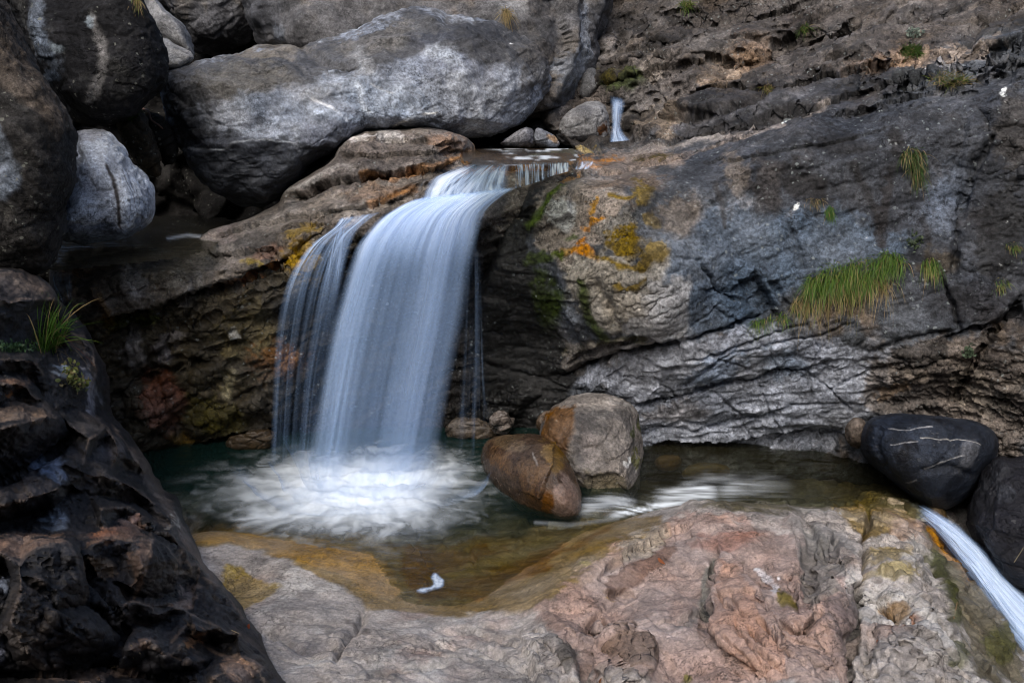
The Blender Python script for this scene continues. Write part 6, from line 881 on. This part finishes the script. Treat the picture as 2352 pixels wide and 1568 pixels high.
def rod(name, label, cat, pts, rad, col, group=None):
    ps = []
    for q in pts:
        if len(q) == 3: p, n = hit(q[0], q[1]); p = p+n*q[2] if p is not None else P(q[0], q[1], 5)
        else: p = P(q[0], q[1], q[2])
        ps.append(p)
    ps = np.array(ps); t = np.linspace(0, len(ps)-1, len(ps)*4); pp = np.stack([np.interp(t, range(len(ps)), ps[:, k]) for k in range(3)], 1); VV = []; FF = []; m = 6
    for i, p in enumerate(pp):
        d = pp[min(i+1, len(pp)-1)]-pp[max(i-1, 0)]; d /= np.linalg.norm(d)+1e-9; a = np.cross(d, A(.3, .5, .8)); a /= np.linalg.norm(a); b = np.cross(d, a); rr = rad*(1-.5*i/len(pp))*(1+.15*math.sin(i*2.3))
        for j in range(m): VV.append(p+rr*(a*math.cos(j*2*math.pi/m)+b*math.sin(j*2*math.pi/m)))
        if i:
            for j in range(m): FF.append([(i-1)*m+j, (i-1)*m+(j+1) % m, i*m+(j+1) % m, i*m+j])
    V = np.array(VV); return tag(mesh_obj(name, V, np.array(FF), MB, {'tint': np.zeros((len(V), 3))+A(*col)*(.8+.4*np.random.RandomState(3).rand(len(V), 1))}), label, cat, group)
rod('pine_needles', 'pale V-shaped pair of fallen pine needles on the dark outcrop', 'pine needles', [(302, 1482, .004), (305, 1510, .004), (300, 1484, .004), (318, 1498, .004)][:2]+[(303, 1483, .005), (320, 1500, .004)], .0014, (.5, .42, .25))
rod('pine_needles', 'fallen pine needles lower down in the crack of the dark outcrop', 'pine needles', [(250, 1530, .004), (268, 1526, .006), (254, 1536, .004), (274, 1532, .004)], .0013, (.48, .36, .2))
rod('pine_needles', 'fallen pine needle resting near the outcrop edge above the pale slab', 'pine needles', [(532, 1448, .004), (548, 1456, .004)], .0014, (.5, .4, .22))
rod('twig', 'short upright broken twig stuck in the moss by the chute', 'twig', [(2190, 1420, .0), (2188, 1385, .03)], .005, (.22, .15, .08))
rod('root', 'bare reddish root twisting out beside the mossy angular rock', 'root', [(330, 252, .02), (345, 262, .04), (352, 280, .03), (366, 288, .03), (376, 296, .01)], .012, (.2, .12, .09))
rod('twig', 'thin pale twig on the black boulder at the right edge', 'twig', [(2330, 1290, .01), (2345, 1268, .02), (2352, 1256, .01)], .002, (.4, .33, .2))
leafy('fallen_leaf', 'orange fallen leaf lying on the pink rock', 'leaf', [(1526, 1296, 1, 1)], 1, .055, [(.75, .28, .12)], 40, .002)
leafy('fallen_leaf', 'orange-brown fallen leaf at the bottom edge between two blocks', 'leaf', [(1376, 1562, 1, 1)], 1, .045, [(.45, .16, .03)], 41, .002)
leafy('fallen_leaf', 'red fallen leaf at the outcrop edge by the olive puddle', 'leaf', [(574, 1443, 1, 1)], 1, .045, [(.5, .1, .03)], 42, .002)
leafy('fallen_leaf', 'small orange fallen leaf in the cracked rock near the chute', 'leaf', [(2012, 1474, 1, 1)], 1, .035, [(.6, .18, .04)], 43, .002)
def foam_patch():
    ol = rough_outline([(953, 1354), (966, 1346), (984, 1345), (994, 1338), (985, 1326), (990, 1311), (1003, 1312), (1013, 1322), (1024, 1328), (1022, 1346), (1008, 1354), (990, 1357), (976, 1364), (960, 1362)], 5, 3, 3)
    uu, vv = np.meshgrid(np.arange(945, 1035, 1.5), np.arange(1300, 1375, 1.5)); U = uu.ravel(); W = vv.ravel(); ins = inside(U, W, ol); d = polydist(U, W, ol, True)[0]*ins
    I = ins.reshape(uu.shape); cell = I[:-1, :-1] & I[1:, 1:] & I[1:, :-1] & I[:-1, 1:]; idx = np.arange(U.size).reshape(uu.shape); Q = np.stack([idx[:-1, :-1], idx[1:, :-1], idx[1:, 1:], idx[:-1, 1:]], -1)[cell]
    used = np.unique(Q); rm = np.full(U.size, -1); rm[used] = np.arange(len(used)); V = G(U[used], W[used], 0*U[used]+.004); V[:, 2] += (.004+.003*gn(V*45, 3))*ss(0, 5, d[used])
    tag(mesh_obj('foam_patch', V, rm[Q], MS, {'dens': .68*ss(0, 9, d[used])*np.clip(.85+.5*gn(V*60, 6), 0, 1)}), 'small white patch of foam floating on the shallow brown water', 'foam')
foam_patch()
